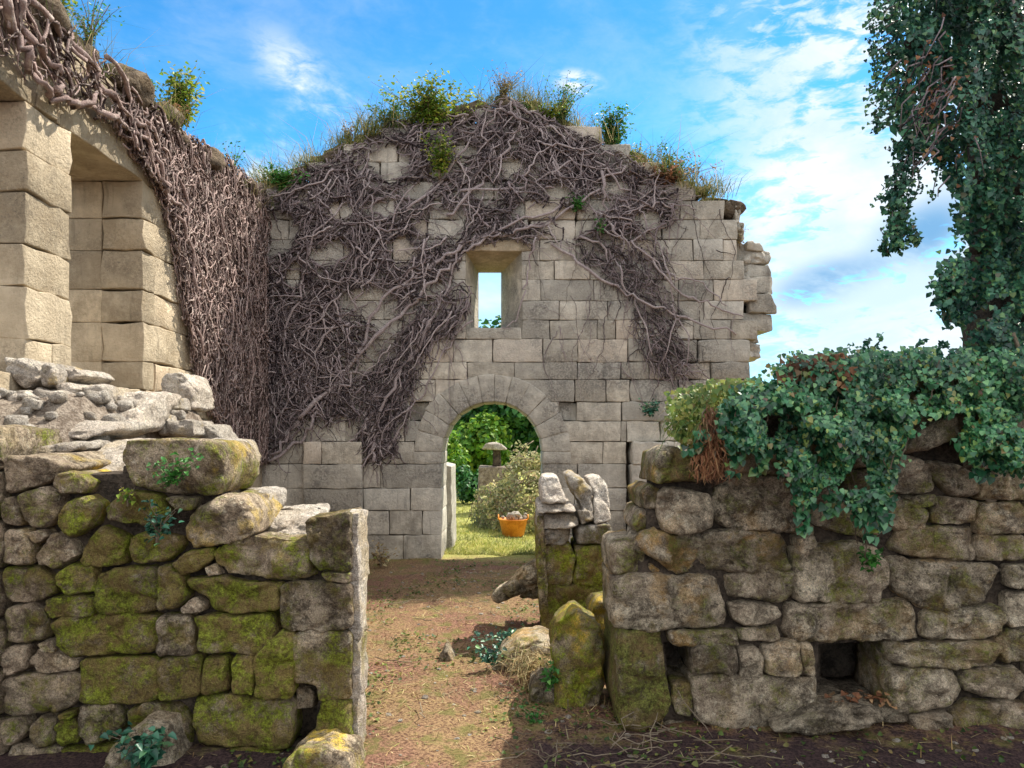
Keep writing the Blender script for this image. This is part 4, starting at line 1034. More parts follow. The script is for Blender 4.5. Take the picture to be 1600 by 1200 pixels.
# dead ivy on the side wall
lv = empty('dead_climber', (XL, 8.2, 0), 'sunlit reddish-brown dead ivy stems hanging over the side wall beside the window recess', 'climbing plant')
LM = [(-60, -80), (0, -30), (60, 12), (150, 85), (250, 185), (340, 242), (414, 296), (414, 730), (384, 722), (330, 675), (300, 600), (275, 480), (262, 380), (238, 300), (190, 232), (125, 175), (50, 140), (-60, 60)]
def lm(u, w):
    return inside(LM, CX + XL * F / u, HZ - (w - EYE) * F / u)
to3l = lambda u, w, o: Vector((XL + o, u, w))
V = []; Fc = []; cnt = 0
while cnt < 5600:
    u = rvn.uniform(4.1, 9.45) if rvn.random() < .3 else rvn.uniform(6.0, 9.45); w = rvn.uniform(.9, 4.7)
    if not lm(u, w): continue
    cnt += 1; near = u < 6.6
    rad = rvn.choice([.0045, .006, .008, .011]) * (1.4 if near else 1)
    vine_walk(rvn, (u, w), lm, .045, rvn.randint(5, 18), (-1.35 if not near else -.4) + rvn.gauss(0, 1.2), .55, (lambda a, b: -1.35 + 2.4 * noise.noise((a * 1.7, b * 1.7, 3))) if not near else (lambda a, b: -.35 + noise.noise((a, b, 3))), to3l, rad, V, Fc, seed=rvn.random() * 9, lift=rvn.uniform(.01, .10))
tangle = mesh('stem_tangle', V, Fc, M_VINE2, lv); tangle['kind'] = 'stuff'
def wl2(px, py):
    Y = -XL * F / (CX - px); return Y, EYE + (HZ - py) * Y / F
for i, (pts, rad) in enumerate([
 ([(-30, -10), (6, 60), (25, 110), (55, 150), (80, 155)], .035), ([(5, -5), (20, 55), (60, 100), (70, 120), (60, 140)], .028), ([(60, 140), (90, 160), (112, 160), (140, 140)], .03), ([(118, 160), (160, 185), (205, 218), (232, 285)], .032),
 ([(90, 60), (130, 120), (160, 160), (205, 200), (225, 250), (250, 310), (272, 350), (285, 430)], .030), ([(30, 0), (80, 60), (120, 110), (180, 180)], .026), ([(150, 90), (200, 170), (240, 240), (280, 330), (300, 450)], .022),
 ([(232, 285), (262, 335), (280, 400), (290, 480), (300, 560)], .026), ([(300, 240), (330, 340), (345, 450), (350, 600)], .02), ([(360, 270), (372, 400), (378, 560), (385, 700)], .02)]):
    V = []; Fc = []; q = spline(pts); n = len(q); path = []
    for k, (a, b) in enumerate(q):
        Y, Z = wl2(a + rvn.gauss(0, 2.4), b + rvn.gauss(0, 2.4)); path.append(Vector((XL + .07 + rad + .03 * math.sin(k * .9 + i), Y, Z)))
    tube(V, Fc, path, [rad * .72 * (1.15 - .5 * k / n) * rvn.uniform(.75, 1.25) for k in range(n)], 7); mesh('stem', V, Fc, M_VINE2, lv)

# ------------------------------------------------------------------ ivy on the right wall
def ivy_fill(r, n, poly, yfun, size, V, Fc, thr=-.35, seed=0, nz=(0, -1, .45)):
    xs = [p[0] for p in poly]; ys = [p[1] for p in poly]; k = 0
    while k < n:
        a, b = r.uniform(min(xs), max(xs)), r.uniform(min(ys), max(ys))
        if not inside(poly, a + r.gauss(0, 9) + 12 * noise.noise((a * .03, b * .03, 3)), b + r.gauss(0, 8) + 10 * noise.noise((a * .035, b * .035, 8))): continue
        if noise.noise((a * .022, b * .022, seed)) + .5 * noise.noise((a * .06, b * .06, seed)) < thr + r.gauss(0, .12): k += .25; continue
        k += 1; p = W(a, b, yfun(a, b, r))
        leaf(V, Fc, p, Vector(nz) + rv(r, .42), Vector((r.gauss(0, .45), -.15, -1)), size * r.uniform(.55, 1.2), fold=r.uniform(.02, .22), wide=r.uniform(.42, .58))
rI = random.Random(77)
ivy = empty('ivy', (1.9, 4.1, 1.5), 'thick green ivy draped over the top of the right-hand wall of big blocks', 'ivy')
IV1 = [(1120, 640), (1150, 612), (1200, 586), (1250, 560), (1330, 548), (1450, 546), (1545, 552), (1640, 540), (1640, 750), (1570, 728), (1500, 690), (1505, 650), (1430, 636), (1405, 690), (1390, 745), (1370, 785), (1335, 795), (1305, 762), (1275, 752),
       (1256, 785), (1238, 735), (1205, 694), (1150, 700), (1122, 680)]
def yf(a, b, r):
    bul = .12 + .26 * noise.noise((a * .02, b * .02, 5)) + .12 * noise.noise((a * .06, b * .06, 5)) 
    f = min(1, max(0, (665 - b) / 110))
    return 3.93 - max(0, bul) * (1 - .5 * f) - r.random() * .10 + f * r.random() ** 1.3 * .85
V = []; Fc = []; ivy_fill(rI, 22000, IV1, yf, .029, V, Fc, thr=-.28, seed=2); mesh('leaves', V, Fc, M_IVY, ivy)
V = []; Fc = []
for (pts) in [[(1150, 640), (1145, 735)], [(1200, 640), (1190, 735)], [(1258, 700), (1256, 845)], [(1280, 700), (1270, 800)], [(1330, 700), (1338, 850)], [(1365, 740), (1355, 862)], [(1385, 700), (1378, 820)], [(1100, 640), (1088, 705)], [(1430, 640), (1400, 745)], [(1470, 560), (1450, 650)],
              [(1540, 700), (1500, 735)], [(1120, 660), (1112, 740)], [(1235, 600), (1225, 770)], [(1310, 620), (1300, 790)], [(1350, 820), (1352, 880)], [(1420, 600), (1380, 790)], [(1560, 620), (1530, 745)]]:
    (a0, b0), (a1, b1) = pts; n = 12; path = [W(a0 + (a1 - a0) * k / n + rI.gauss(0, 2), b0 + (b1 - b0) * k / n, 3.84 - .05 * math.sin(k)) for k in range(n + 1)]
    tube(V, Fc, path, [.004] * (n + 1), 4)
mesh('trailing_stems', V, Fc, M_TWIG, ivy)
LV = []; LF = []
for (a0, b0, a1, b1, n) in [(1150, 660, 1145, 740, 50), (1258, 740, 1256, 830, 50), (1338, 780, 1345, 815, 30), (1365, 770, 1358, 840, 50), (1385, 760, 1378, 825, 40), (1190, 700, 1186, 738, 25), (1095, 670, 1086, 705, 30), (1300, 770, 1296, 806, 30), (1500, 690, 1540, 745, 50)]:
    for k in range(n):
        f = rI.random(); leaf(LV, LF, W(a0 + (a1 - a0) * f + rI.gauss(0, 7), b0 + (b1 - b0) * f, 3.84 - rI.random() * .05), Vector((0, -1, .4)) + rv(rI, .4), Vector((rI.gauss(0, .4), 0, -1)), .05 * rI.uniform(.6, 1.1))
mesh('trailing_leaves', LV, LF, M_IVY, ivy)
V = []; Fc = []
for (a, b) in [(1340, 530), (1370, 520), (1425, 525), (1460, 530), (1300, 538), (1500, 535), (1535, 530)]:
    sl = rI.gauss(3, 5); path = [W(a + k * sl + rI.gauss(0, .8), b + 24 - k * 7 + .5 * k * k, 4.1) for k in range(5)]; tube(V, Fc, path, [.005 - .0008 * k for k in range(5)], 4)
    for k in range(14): q = rI.choice(path[1:]); leaf(V, Fc, q + rv(rI, .008), rv(rI), rv(rI), .026)
mesh('shoots', V, Fc, M_IVYDK, ivy)['kind'] = 'stuff'
V = []; Fc = []
sunny = empty('grass_clump', (1.05, 4.1, 1.6), 'sunlit yellow-green clump of grass and young ivy on the left end of the ivy wall', 'grass clump')
ivy_fill(rI, 2600, [(1040, 645), (1090, 604), (1150, 598), (1190, 590), (1185, 625), (1135, 650), (1120, 690), (1085, 700), (1060, 680)], lambda a, b, r: 3.9 + r.random() * .5, .030, V, Fc, thr=-.9)
for _ in range(500):
    a = rI.uniform(1045, 1160); b = 650 - (a - 1045) * .4 + rI.uniform(-6, 30)
    blade(V, Fc, W(a, b, 3.88 + rI.random() * .4), Vector((rI.gauss(-.2, .5), rI.gauss(-.3, .4), rI.gauss(.5, .5))).normalized(), rI.uniform(.06, .15), .003, Vector((0, -.2, -.8)), rI)
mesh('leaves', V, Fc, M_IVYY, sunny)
V = []; Fc = []
for _ in range(900):
    f = rI.random() ** .7; a = 1112 + rI.gauss(0, 1) * (4 + 14 * f); b = 640 + f * 110
    blade(V, Fc, W(a, b - 8, 3.84 + rI.gauss(0, .03)), Vector((rI.gauss(0, .25), -.1, -1)).normalized(), rI.uniform(.03, .09), .0035, Vector((rI.gauss(0, .5), -.3, .2)), rI)
tag(mesh('dead_fern', V, Fc, M_RUST, origin=W(1112, 700, 3.86)), 'rusty brown dead fern hanging over the left end of the ivy wall', 'dead fern')
V = []; Fc = []
ivy_fill(rI, 260, [(1215, 575), (1280, 548), (1335, 560), (1330, 600), (1250, 620), (1215, 600)], lambda a, b, r: 3.80 + r.random() * .1, .04, V, Fc, thr=-.1, seed=9)
ivy_fill(rI, 90, [(1290, 1085), (1390, 1080), (1395, 1108), (1290, 1112)], lambda a, b, r: 4.0 + r.random() * .2, .04, V, Fc, thr=-.9, nz=(0, -.3, 1))
tag(mesh('dead_leaves', V, Fc, M_RUST, origin=(1.9, 4, 1.9)), 'withered reddish leaves caught in the ivy and lying in the hearth', 'dead leaves', kind='stuff')

# ------------------------------------------------------------------ ivy-smothered tree at the right
tree = empty('ivy_covered_tree', (3.35, 4.75, 0), 'tall tree trunk smothered in dark ivy, overhanging the right-hand wall', 'tree')
V = []; Fc = []
path = [Vector((3.3 + .05 * math.sin(k), 4.75, -.1 + k * .42)) for k in range(15)]; path = [p + Vector((-.02 * i, 0, 0)) for i, p in enumerate(path)]
tube(V, Fc, path, [.26 - .006 * k for k in range(15)], 12); mesh('trunk', V, Fc, M_CORE, tree)
for a, b, c in [((3.2, 4.7, 3.2), (2.75, 4.5, 3.75), (2.35, 4.4, 3.95)), ((3.15, 4.7, 3.9), (2.7, 4.5, 4.4), (2.3, 4.4, 4.6)), ((3.2, 4.7, 2.6), (2.95, 4.5, 2.75), (2.75, 4.4, 2.7))]:
    V = []; Fc = []; q = [Vector(a).lerp(Vector(b), k / 4) for k in range(4)] + [Vector(b).lerp(Vector(c), k / 4) for k in range(5)]
    tube(V, Fc, q, [.09 - .008 * k for k in range(9)], 8); mesh('limb', V, Fc, M_CORE, tree)
IV2 = [(1374, -160), (1380, 60), (1384, 150), (1392, 205), (1410, 222), (1452, 228), (1474, 250), (1486, 300), (1498, 335), (1510, 385), (1488, 415), (1468, 440), (1464, 470), (1490, 495), (1518, 515), (1526, 600), (1640, 620), (1760, 600), (1760, -160)]
def yt(a, b, r):
    d = min(1, max(0, (a - 1375) / 130)); return 4.55 - .40 * math.sqrt(d) * (1 + .9 * noise.noise((a * .022, b * .009, 1)) + .35 * noise.noise((a * .07, b * .03, 1))) + r.random() * (.12 + .5 * (1 - d))
V = []; Fc = []; ivy_fill(rI, 31000, IV2, yt, .031, V, Fc, thr=-.30, seed=4)
for _ in range(1500):      # the far side of the crown
    a, b = rI.uniform(1400, 1760), rI.uniform(-160, 560)
    if inside(IV2, a, b): leaf(V, Fc, W(a, b, 4.75 + rI.random() * .6), Vector((0, 1, .3)) + rv(rI, .5), Vector((rI.gauss(0, .4), 0, -1)), .10)
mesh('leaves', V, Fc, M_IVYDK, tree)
V = []; Fc = []; LV = []; LF = []
strands = [[(1430, 215), (1412, 260), (1402, 310), (1392, 350), (1378, 385)], [(1415, 225), (1400, 280), (1394, 330), (1400, 372), (1388, 392)], [(1440, 220), (1424, 280), (1410, 330), (1418, 356), (1432, 378)], [(1425, 220), (1410, 300), (1402, 350), (1405, 388)],
           [(1395, 275), (1385, 300), (1370, 313)], [(1430, 250), (1436, 285), (1428, 310)], [(1470, 250), (1462, 280), (1456, 310)]]
for i in range(16):
    y = -20 + i * 13; strands.append([(1402, y), (1385, y + 10), (1372, y + 20), (1360 + rI.uniform(-4, 8), y + 28)])
for pts in strands:
    q = spline(pts, 5); n = len(q); path = [W(a, b, 4.35 + .03 * math.sin(k)) for k, (a, b) in enumerate(q)]
    tube(V, Fc, path, [.005 - .003 * k / n for k in range(n)], 4)
    long = pts[-1][1] - pts[0][1] > 100
    for k in range(n * (15 if long else 3)):
        j = rI.randint(0, n - 1); wd = (8 * (1 - j / n) + 2) if long else 2.5
        leaf(LV, LF, path[j] + Vector((rI.gauss(0, wd) * .0037, rI.gauss(0, .03), rI.gauss(0, .012))), Vector((0, -1, .2)) + rv(rI, .6), Vector((rI.gauss(-.3, .5), 0, -1)), (.028 if long else .024) * rI.uniform(.6, 1.2))
RV = []; RF = []
for _ in range(60):
    a = rI.gauss(1468, 26); b = rI.gauss(150, 50); tube(V, Fc, [W(a, b, 4.0 + rI.random() * .1), W(a - 12 + rI.gauss(0, 9), b + 14 + rI.gauss(0, 8), 3.97 + rI.random() * .1), W(a - 20 + rI.gauss(0, 16), b + 36 + rI.gauss(0, 12), 4.0 + rI.random() * .1)], [.005, .004, .003], 4)
    leaf(RV, RF, W(a + rI.gauss(0, 8), b + rI.gauss(0, 8), 4.02), Vector((0, -1, .3)) + rv(rI, .5), Vector((0, 0, -1)) + rv(rI, .4), .026)
mesh('withered_leaves', RV, RF, M_RUST, tree)
for _ in range(420):
    a, b = rI.gauss(1488, 14), rI.gauss(448, 24); leaf(LV, LF, W(a, b, 4.2 + rI.random() * .15), Vector((0, -1, .3)) + rv(rI, .5), Vector((rI.gauss(-.3, .5), 0, -1)), .032)
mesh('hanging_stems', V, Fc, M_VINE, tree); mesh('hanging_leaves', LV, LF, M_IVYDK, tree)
for pts, rad in [([(1590, 520), (1598, 600), (1585, 700), (1560, 778), (1540, 776)], .012)]:
    V = []; Fc = []; q = spline(pts); tube(V, Fc, [W(a + 5 * math.sin(b * .045) + rI.gauss(0, 1), b, 4.08) for a, b in q], [rad] * len(q), 7); mesh('ivy_stem', V, Fc, M_TWIG, tree)

# ------------------------------------------------------------------ weeds along the wall tops
rw = random.Random(9)
def crest_y(px):
    c = SIL[1:18]
    for i in range(len(c) - 1):
        if c[i][0] <= px <= c[i + 1][0]: f = (px - c[i][0]) / max(1e-6, c[i + 1][0] - c[i][0]); return c[i][1] + (c[i + 1][1] - c[i][1]) * f
    return c[-1][1]
protos = []
for i in range(3):
    V, Fc = tuft_mesh(85, .46, .0034, .10, i + 1); protos.append(tag(mesh('grass_tuft', V, Fc, M_TUFT, origin=(0, 0, 0)), 'tuft of tall dry grass growing on the crest of the gable wall', 'grass tuft', 'dry grass tufts along the gable crest'))
used = set()
for i in range(66):
    px = rw.uniform(415, 700) if i < 32 else (rw.uniform(820, 1145) if i < 61 else rw.uniform(700, 820)); k = i % 3
    loc = (gx(px), GY + rw.uniform(0, .5), gz(crest_y(px)) + .0); sc = rw.uniform(.6, 1.5); rz = rw.uniform(0, 6)
    if k not in used: o = protos[k]; used.add(k); o.location = loc; o.rotation_euler = (0, 0, rz); o.scale = (sc, sc, sc)
    else: o = dup(protos[k], loc, rz, sc)
    sec = 'left slope' if px < 700 else ('peak' if px < 820 else 'right slope')
    o['label'] = 'tuft of tall dry grass growing on the %s of the gable crest' % sec; o['group'] = 'dry grass tufts on the %s of the gable crest' % sec
lp = []
for i in range(2):
    V, Fc = tuft_mesh(80, .42, .003, .09, i + 11); lp.append(tag(mesh('grass_tuft', V, Fc, M_TUFT, origin=(0, 0, 0)), 'tuft of dry grass growing on the crest of the sunlit side wall', 'grass tuft', 'dry grass tufts along the side wall crest'))
for i in range(34):
    Y = 4.6 + 4.8 * i / 33; loc = (XL - rw.uniform(-.02, .3), Y, 4.46); sc = rw.uniform(.5, 1.2)
    if i < 2: lp[i].location = loc; lp[i].scale = (sc,) * 3
    else: dup(lp[i % 2], loc, rw.uniform(0, 6), sc)
def gp(px, dy=0, Y=0.15): return (gx(px), GY + Y, gz(crest_y(px)) + dy)
shrub('bramble', 'broad yellow-green bramble spilling over the left shoulder of the gable crest', 'bramble', gp(668, -.14, .0), .62, .85, 50, 2400, M_WEED, .055, 1)
shrub('bramble', 'dark green leafy shoot at the left end of the bramble on the gable', 'bramble', gp(606, -.08), .5, .34, 20, 520, M_GREEN, .05, 2, lean=(-.1, 0))
shrub('bramble', 'green bramble shoots hanging down the gable wall below the crest', 'bramble', (gx(688), GY - .14, gz(285)), .6, .24, 18, 700, M_WEED, .045, 3, lean=(.0, -.1))
shrub('weed', 'wispy feathery weed standing on the very peak of the gable', 'weed', gp(786), .46, .30, 34, 520, M_STRAW, .03, 4)
shrub('weed', 'low dark green weed just right of the gable peak', 'weed', gp(815, -.08), .14, .2, 10, 160, M_GREEN, .04, 14)
shrub('weed', 'tall wispy green weed on the right slope near the gable peak', 'weed', gp(880), .62, .40, 34, 900, M_GREEN, .035, 5)
shrub('weed', 'low yellowish weed at the foot of the wispy weed on the right slope', 'weed', gp(862, -.03, .0), .22, .25, 12, 260, M_WEED, .04, 15)
shrub('bush', 'dense upright green bush on the right slope of the gable crest', 'bush', gp(958, -.05), .66, .26, 34, 1500, M_GREEN, .045, 6)
shrub('weed', 'thin sprawling weed below the upright bush on the right slope', 'weed', gp(1000), .36, .3, 16, 180, M_WEED, .035, 16)
shrub('bush', 'olive green bush low on the right slope of the gable crest', 'bush', gp(1058, -.05), .55, .42, 36, 1000, M_GREEN, .04, 7)
shrub('weed', 'reddish dry weed spreading at the right end of the gable crest', 'weed', gp(1040, -.12, -.02), .24, .8, 46, 1300, M_RUST, .04, 8)
shrub('weed', 'straw coloured weed above the broken right corner of the gable', 'weed', gp(1105, -.02), .20, .22, 18, 200, M_STRAW, .035, 9)
shrub('weed', 'dry brown weed clinging to the broken right edge of the gable', 'weed', (gx(1160), GY + .1, gz(385)), .3, .14, 14, 120, M_STRAW, .03, 19)
shrub('weed', 'reddish brown upright weed on the left shoulder of the gable', 'weed', gp(540, -.02), .40, .12, 16, 260, M_RUST, .035, 10)
shrub('weed', 'dark green low weed at the junction of gable and side wall', 'weed', gp(445, -.16, -.05), .26, .40, 24, 900, M_GREEN, .05, 11)
shrub('weed', 'small green weed growing among the dead stems right of centre on the gable', 'weed', (gx(902), GY - .12, gz(335)), .22, .17, 10, 170, M_GREEN, .045, 12, lean=(0, -.05))
shrub('weed', 'small green weed below the other one among the dead stems', 'weed', (gx(936), GY - .12, gz(372)), .22, .08, 7, 70, M_GREEN, .04, 13)
shrub('weed', 'dark green weed in the masonry joint left of the ivy wall', 'weed', (gx(1012), GY - .16, gz(652)), .2, .18, 8, 150, M_IVYDK, .05, 17)
def lpnt(px, py): Y, Z = wl2(px, py); return (XL - .05, Y, Z)
shrub('bush', 'tall green bush growing on the crest of the sunlit side wall', 'bush', lpnt(288, 205), .60, .24, 30, 1100, M_WEED, .05, 21)
shrub('weed', 'dark green weed left of the tall bush on the side wall crest', 'weed', lpnt(235, 160), .2, .2, 12, 260, M_GREEN, .05, 22)
shrub('bush', 'yellow-green bush on the side wall crest at the top left corner', 'bush', lpnt(92, 40), .25, .2, 20, 520, M_WEED, .045, 23)
shrub('weed', 'leggy green and pink weeds beside the yellow-green bush on the side wall', 'weed', lpnt(150, 85), .5, .26, 16, 240, M_GREEN, .03, 24)
shrub('weed', 'spindly leaning weed on the side wall crest before the gable corner', 'weed', lpnt(372, 275), .4, .2, 12, 120, M_GREEN, .035, 25)
shrub('weed', 'low rusty weeds at the foot of the tall bush on the side wall', 'weed', lpnt(270, 195), .22, .25, 14, 220, M_RUST, .04, 26)

# plants on the near walls and ground
def wp(px, py, Y): p = W(px, py, Y); return (p.x, p.y, p.z)
shrub('weed', 'fresh green plant growing on the face of the topmost mossy block', 'weed', wp(270, 764, 3.62), .17, .15, 16, 190, M_GREEN, .030, 31, lean=(0, -.1))
shrub('weed', 'green fern growing in the joint below the topmost mossy block', 'weed', wp(245, 848, 3.62), .19, .12, 12, 120, M_IVYDK, .032, 32, lean=(.1, -.1))
shrub('weed', 'small green tuft at the left edge of the topmost mossy block', 'weed', wp(200, 790, 3.66), .10, .05, 6, 40, M_WEED, .03, 33)
shrub('weed', 'broad-leaved green plant at the foot of the mossy wall', 'weed', wp(225, 1195, 3.5), .18, .22, 14, 220, M_IVYDK, .05, 34)
shrub('weed', 'small dark green weed in shade left of the low boulder', 'weed', wp(765, 1035, 4.95), .12, .14, 10, 120, M_IVYDK, .04, 35)
shrub('weed', 'broad patch of ground weed, darkened to deepen the shadow of the masonry stub', 'weed', wp(800, 1010, 5.3), .10, .32, 26, 520, M_IVYDK, .035, 41)  # dark leaves stand for low plants and for the stub's shadow
shrub('weed', 'green weed growing between the low boulder and standing stone', 'weed', wp(860, 1075, 4.3), .16, .08, 8, 90, M_GREEN, .035, 36)
shrub('weed', 'short green weed at the foot of the standing stone', 'weed', wp(838, 1140, 4.1), .12, .12, 9, 90, M_GREEN, .03, 37)
shrub('weed', 'small green fern growing on the block under the trailing ivy', 'weed', wp(1355, 885, 3.93), .1, .12, 8, 90, M_GREEN, .035, 38)
shrub('weed', 'pale dry weed in front of the gable base at left', 'weed', wp(595, 885, 8.9), .28, .25, 14, 120, M_STRAW, .05, 39)
V = []; Fc = []
for _ in range(650):
    p = W(rw.gauss(835, 20), rw.gauss(1040, 12), 4.75 + rw.gauss(0, .08)); blade(V, Fc, p, Vector((rw.gauss(.2, .6), rw.gauss(-.3, .5), rw.gauss(.5, .4))).normalized(), rw.uniform(.07, .22), .003, Vector((rw.gauss(0, .3), -.1, -.6)), rw)
tag(mesh('dry_grass_clump', V, Fc, M_STRAW, origin=W(830, 1060, 4.8)), 'clump of straw-coloured dry grass on the low boulder beside the path', 'grass clump')
V = []; Fc = []
for _ in range(46):
    p = Vector((rw.uniform(.05, 1.1), rw.uniform(3.5, 4.0), .03)); d = Vector((rw.gauss(0, 1), rw.gauss(0, .7), rw.gauss(.12, .2))).normalized(); L = rw.uniform(.1, .45)
    tube(V, Fc, [p + d * L * k / 4 + rv(rw, .01) for k in range(5)], [.0028] * 5, 4)
for _ in range(30):
    p = Vector((rw.uniform(-1.2, .9), rw.uniform(4.2, 8.8), .03)); d = Vector((rw.gauss(0, 1), rw.gauss(0, .7), .02)).normalized(); L = rw.uniform(.1, .3)
    tube(V, Fc, [p + d * L * k / 4 + rv(rw, .01) for k in range(5)], [.003] * 5, 4)
tag(mesh('twigs', V, Fc, M_TWIG, origin=(.5, 3.8, 0)), 'thin dry twigs scattered over the shaded ground', 'twigs', kind='stuff')

# litter and grass on the ground
V = []; Fc = []
for _ in range(27000):
    y = 3.0 + 6.6 * rw.random() ** 1.5; x = rw.uniform(-1.6, 1.6) if y > 4.2 else rw.uniform(-1.6, 3.6)
    if noise.noise((x * 1.4, y * 1.4, 2)) < rw.gauss(-.05, .25): continue
    if y < 4 and abs(x + .42) > .75 and rw.random() < .75: continue
    z = ground_z(x, y) + .004; up = rw.random() < .22
    blade(V, Fc, Vector((x, y, z)), Vector((rw.gauss(0, 1), rw.gauss(0, 1), abs(rw.gauss(0, .9 if up else .08)))).normalized(), rw.uniform(.02, .085), .0027, Vector((0, 0, -.1)), rw)
tag(mesh('dry_litter', V, Fc, M_STRAW, origin=(0, 6, 0)), 'dry grass stalks and straw strewn over the earth floor', 'dry grass', kind='stuff')
V = []; Fc = []
for _ in range(7000):
    y = 3.0 + 6.4 * rw.random() ** 1.4; x = rw.uniform(-1.4, 1.2)
    if y < 4.1 and x > -.2 and rw.random() < .6: continue
    if noise.noise((x * 1.1, y * 1.1, 12)) < .02 and not (x < -.75 and y < 4.6): continue
    leaf(V, Fc, Vector((x, y, ground_z(x, y) + .012)), Vector((0, 0, 1)) + rv(rw, .4), rv(rw), rw.uniform(.012, .032))
for _ in range(300):
    x = rw.uniform(.6, 3.4); y = rw.uniform(3.3, 4.0); leaf(V, Fc, Vector((x, y, ground_z(x, y) + .012)), Vector((0, 0, 1)) + rv(rw, .5), rv(rw), rw.uniform(.012, .035))
tag(mesh('ground_weeds', V, Fc, M_GLEAF, origin=(0, 6, 0)), 'small green leaves and seedlings dotted over the earth floor', 'ground cover', kind='stuff')
V = []; Fc = []
for _ in range(420):
    y = 3.1 + 6 * rw.random() ** 1.5; x = rw.uniform(-1.5, 1.4) if y > 4.1 else rw.uniform(-1.5, 3.5); r = rw.uniform(.006, .022)
    blob3(V, Fc, (x, y, ground_z(x, y) + r * .05), (r, r, r * .4), rw, seed=rw.random() * 30)
tag(mesh('pebbles', V, Fc, M_PALE, origin=(0, 6, 0), color=(0, .3, .7, 1)), 'small pebbles and stone chips on the earth floor', 'pebbles', kind='stuff')
V = []; Fc = []
for _ in range(24000):
    y = 9.9 + 12 * rw.random() ** 1.6; x = rw.uniform(-1.9, 1.1) * y / 11
    blade(V, Fc, Vector((x, y, ground_z(x, y) * (y < 13))), Vector((rw.gauss(0, .6), rw.gauss(0, .6), 1)).normalized(), rw.uniform(.03, .10), .005, Vector((rw.gauss(0, .3), 0, -.2)), rw)
M_LAWN = mat_leaf('lawn_blades', [(0, (.20, .26, .04)), (.5, (.38, .38, .10)), (1, (.62, .54, .26))], .6, .35, .2)
tag(mesh('mown_grass', V, Fc, M_LAWN, origin=(0, 14, 0)), 'sunlit cut grass beyond the arch', 'grass', kind='stuff')

# ------------------------------------------------------------------ beyond the arch
V = []; Fc = []
addblock(V, Fc, [(-.99, -.05), (-.845, -.05), (-.845, 1.17), (-.99, 1.20)], .85, lambda u, w, n: Vector((u, 10.34 - n, w)), r=.02, amp=.012, seed=3, step=.1)
tag(mesh('stone_slab', V, Fc, M_ASH, origin=(-.92, 10.7, 0)), 'upright grey slab with sunlit edge standing behind the left jamb of the arch', 'stone slab')
pile = empty('branch_pile', (.28, 13.3, 0), 'big heap of drying cut branches and leaves on the grass beyond the arch', 'branch pile')
V = []; Fc = []; LV = []; LF = []; rp = random.Random(4)
for _ in range(9000):
    d = rv(rp).normalized(); rr = rp.uniform(.6, 1.0) ** .5; d.z = abs(d.z)
    s = 1 + .28 * noise.noise(d * 2.3)
    p = Vector((.28 + d.x * 1.0 * rr * s, 13.0 + d.y * .95 * rr * s, d.z * 1.30 * rr * s * (1.0 if d.x > -.3 else .8)))
    if noise.noise(p * 3.3) < -.28: continue
    leaf(LV, LF, p, d + rv(rp, .6), rv(rp), rp.uniform(.035, .08), wide=.34)
    if rp.random() < .04:
        q = d.cross(Vector((0, 0, 1))) + rv(rp, .5); q.normalize(); tube(V, Fc, [p - q * .15, p + rv(rp, .02), p + q * .2], [.008, .007, .003], 4)
mesh('branches', V, Fc, M_TWIG, pile); mesh('leaves', LV, LF, M_CUT, pile)
# orange tub
M_TUB = mat_simple('orange_plastic', (0.55, 0.17, 0.02), (0.78, 0.30, 0.04), 9, .5, .5, .008)
tub = empty('tub', (.02, 11.75, 0), 'bright orange flexible tub full of garden debris on the grass', 'tub')
def lathe(prof, seg, c, sx=1, sy=1):
    V = []; Fc = []
    for (r, z) in prof:
        for i in range(seg):
            a = 6.28318 * i / seg; V.append((c[0] + r * math.cos(a) * sx, c[1] + r * math.sin(a) * sy, c[2] + z))
    for k in range(len(prof) - 1):
        for i in range(seg): Fc.append((k * seg + i, k * seg + (i + 1) % seg, (k + 1) * seg + (i + 1) % seg, (k + 1) * seg + i))
    Fc.append(tuple(reversed(range(seg)))); return V, Fc
V, Fc = lathe([(.155, .0), (.17, .01), (.225, .25), (.24, .262), (.24, .275), (.222, .275), (.20, .2), (.155, .03)], 32, (.02, 11.75, 0)); mesh('body', V, Fc, M_TUB, tub)
for s in (-1, 1):
    V = []; Fc = []; tube(V, Fc, [Vector((.02 + s * .235, 11.75 + .07 * math.cos(a), .265 + .07 * math.sin(a))) for a in [k * math.pi / 8 for k in range(9)]], [.011] * 9, 6); mesh('handle', V, Fc, M_TUB, tub)
V = []; Fc = []
for _ in range(40): blob3(V, Fc, (.02 + rp.gauss(.03, .08), 11.75 + rp.gauss(0, .08), .26 + rp.random() * .09), (rp.uniform(.02, .05),) * 3, rp, seed=rp.random() * 20)
tag(mesh('debris', V, Fc, M_PALE, origin=(.02, 11.75, .2), color=(0, 0, .9, 1)), 'pale stone chips and clippings heaped inside the orange tub', 'debris')
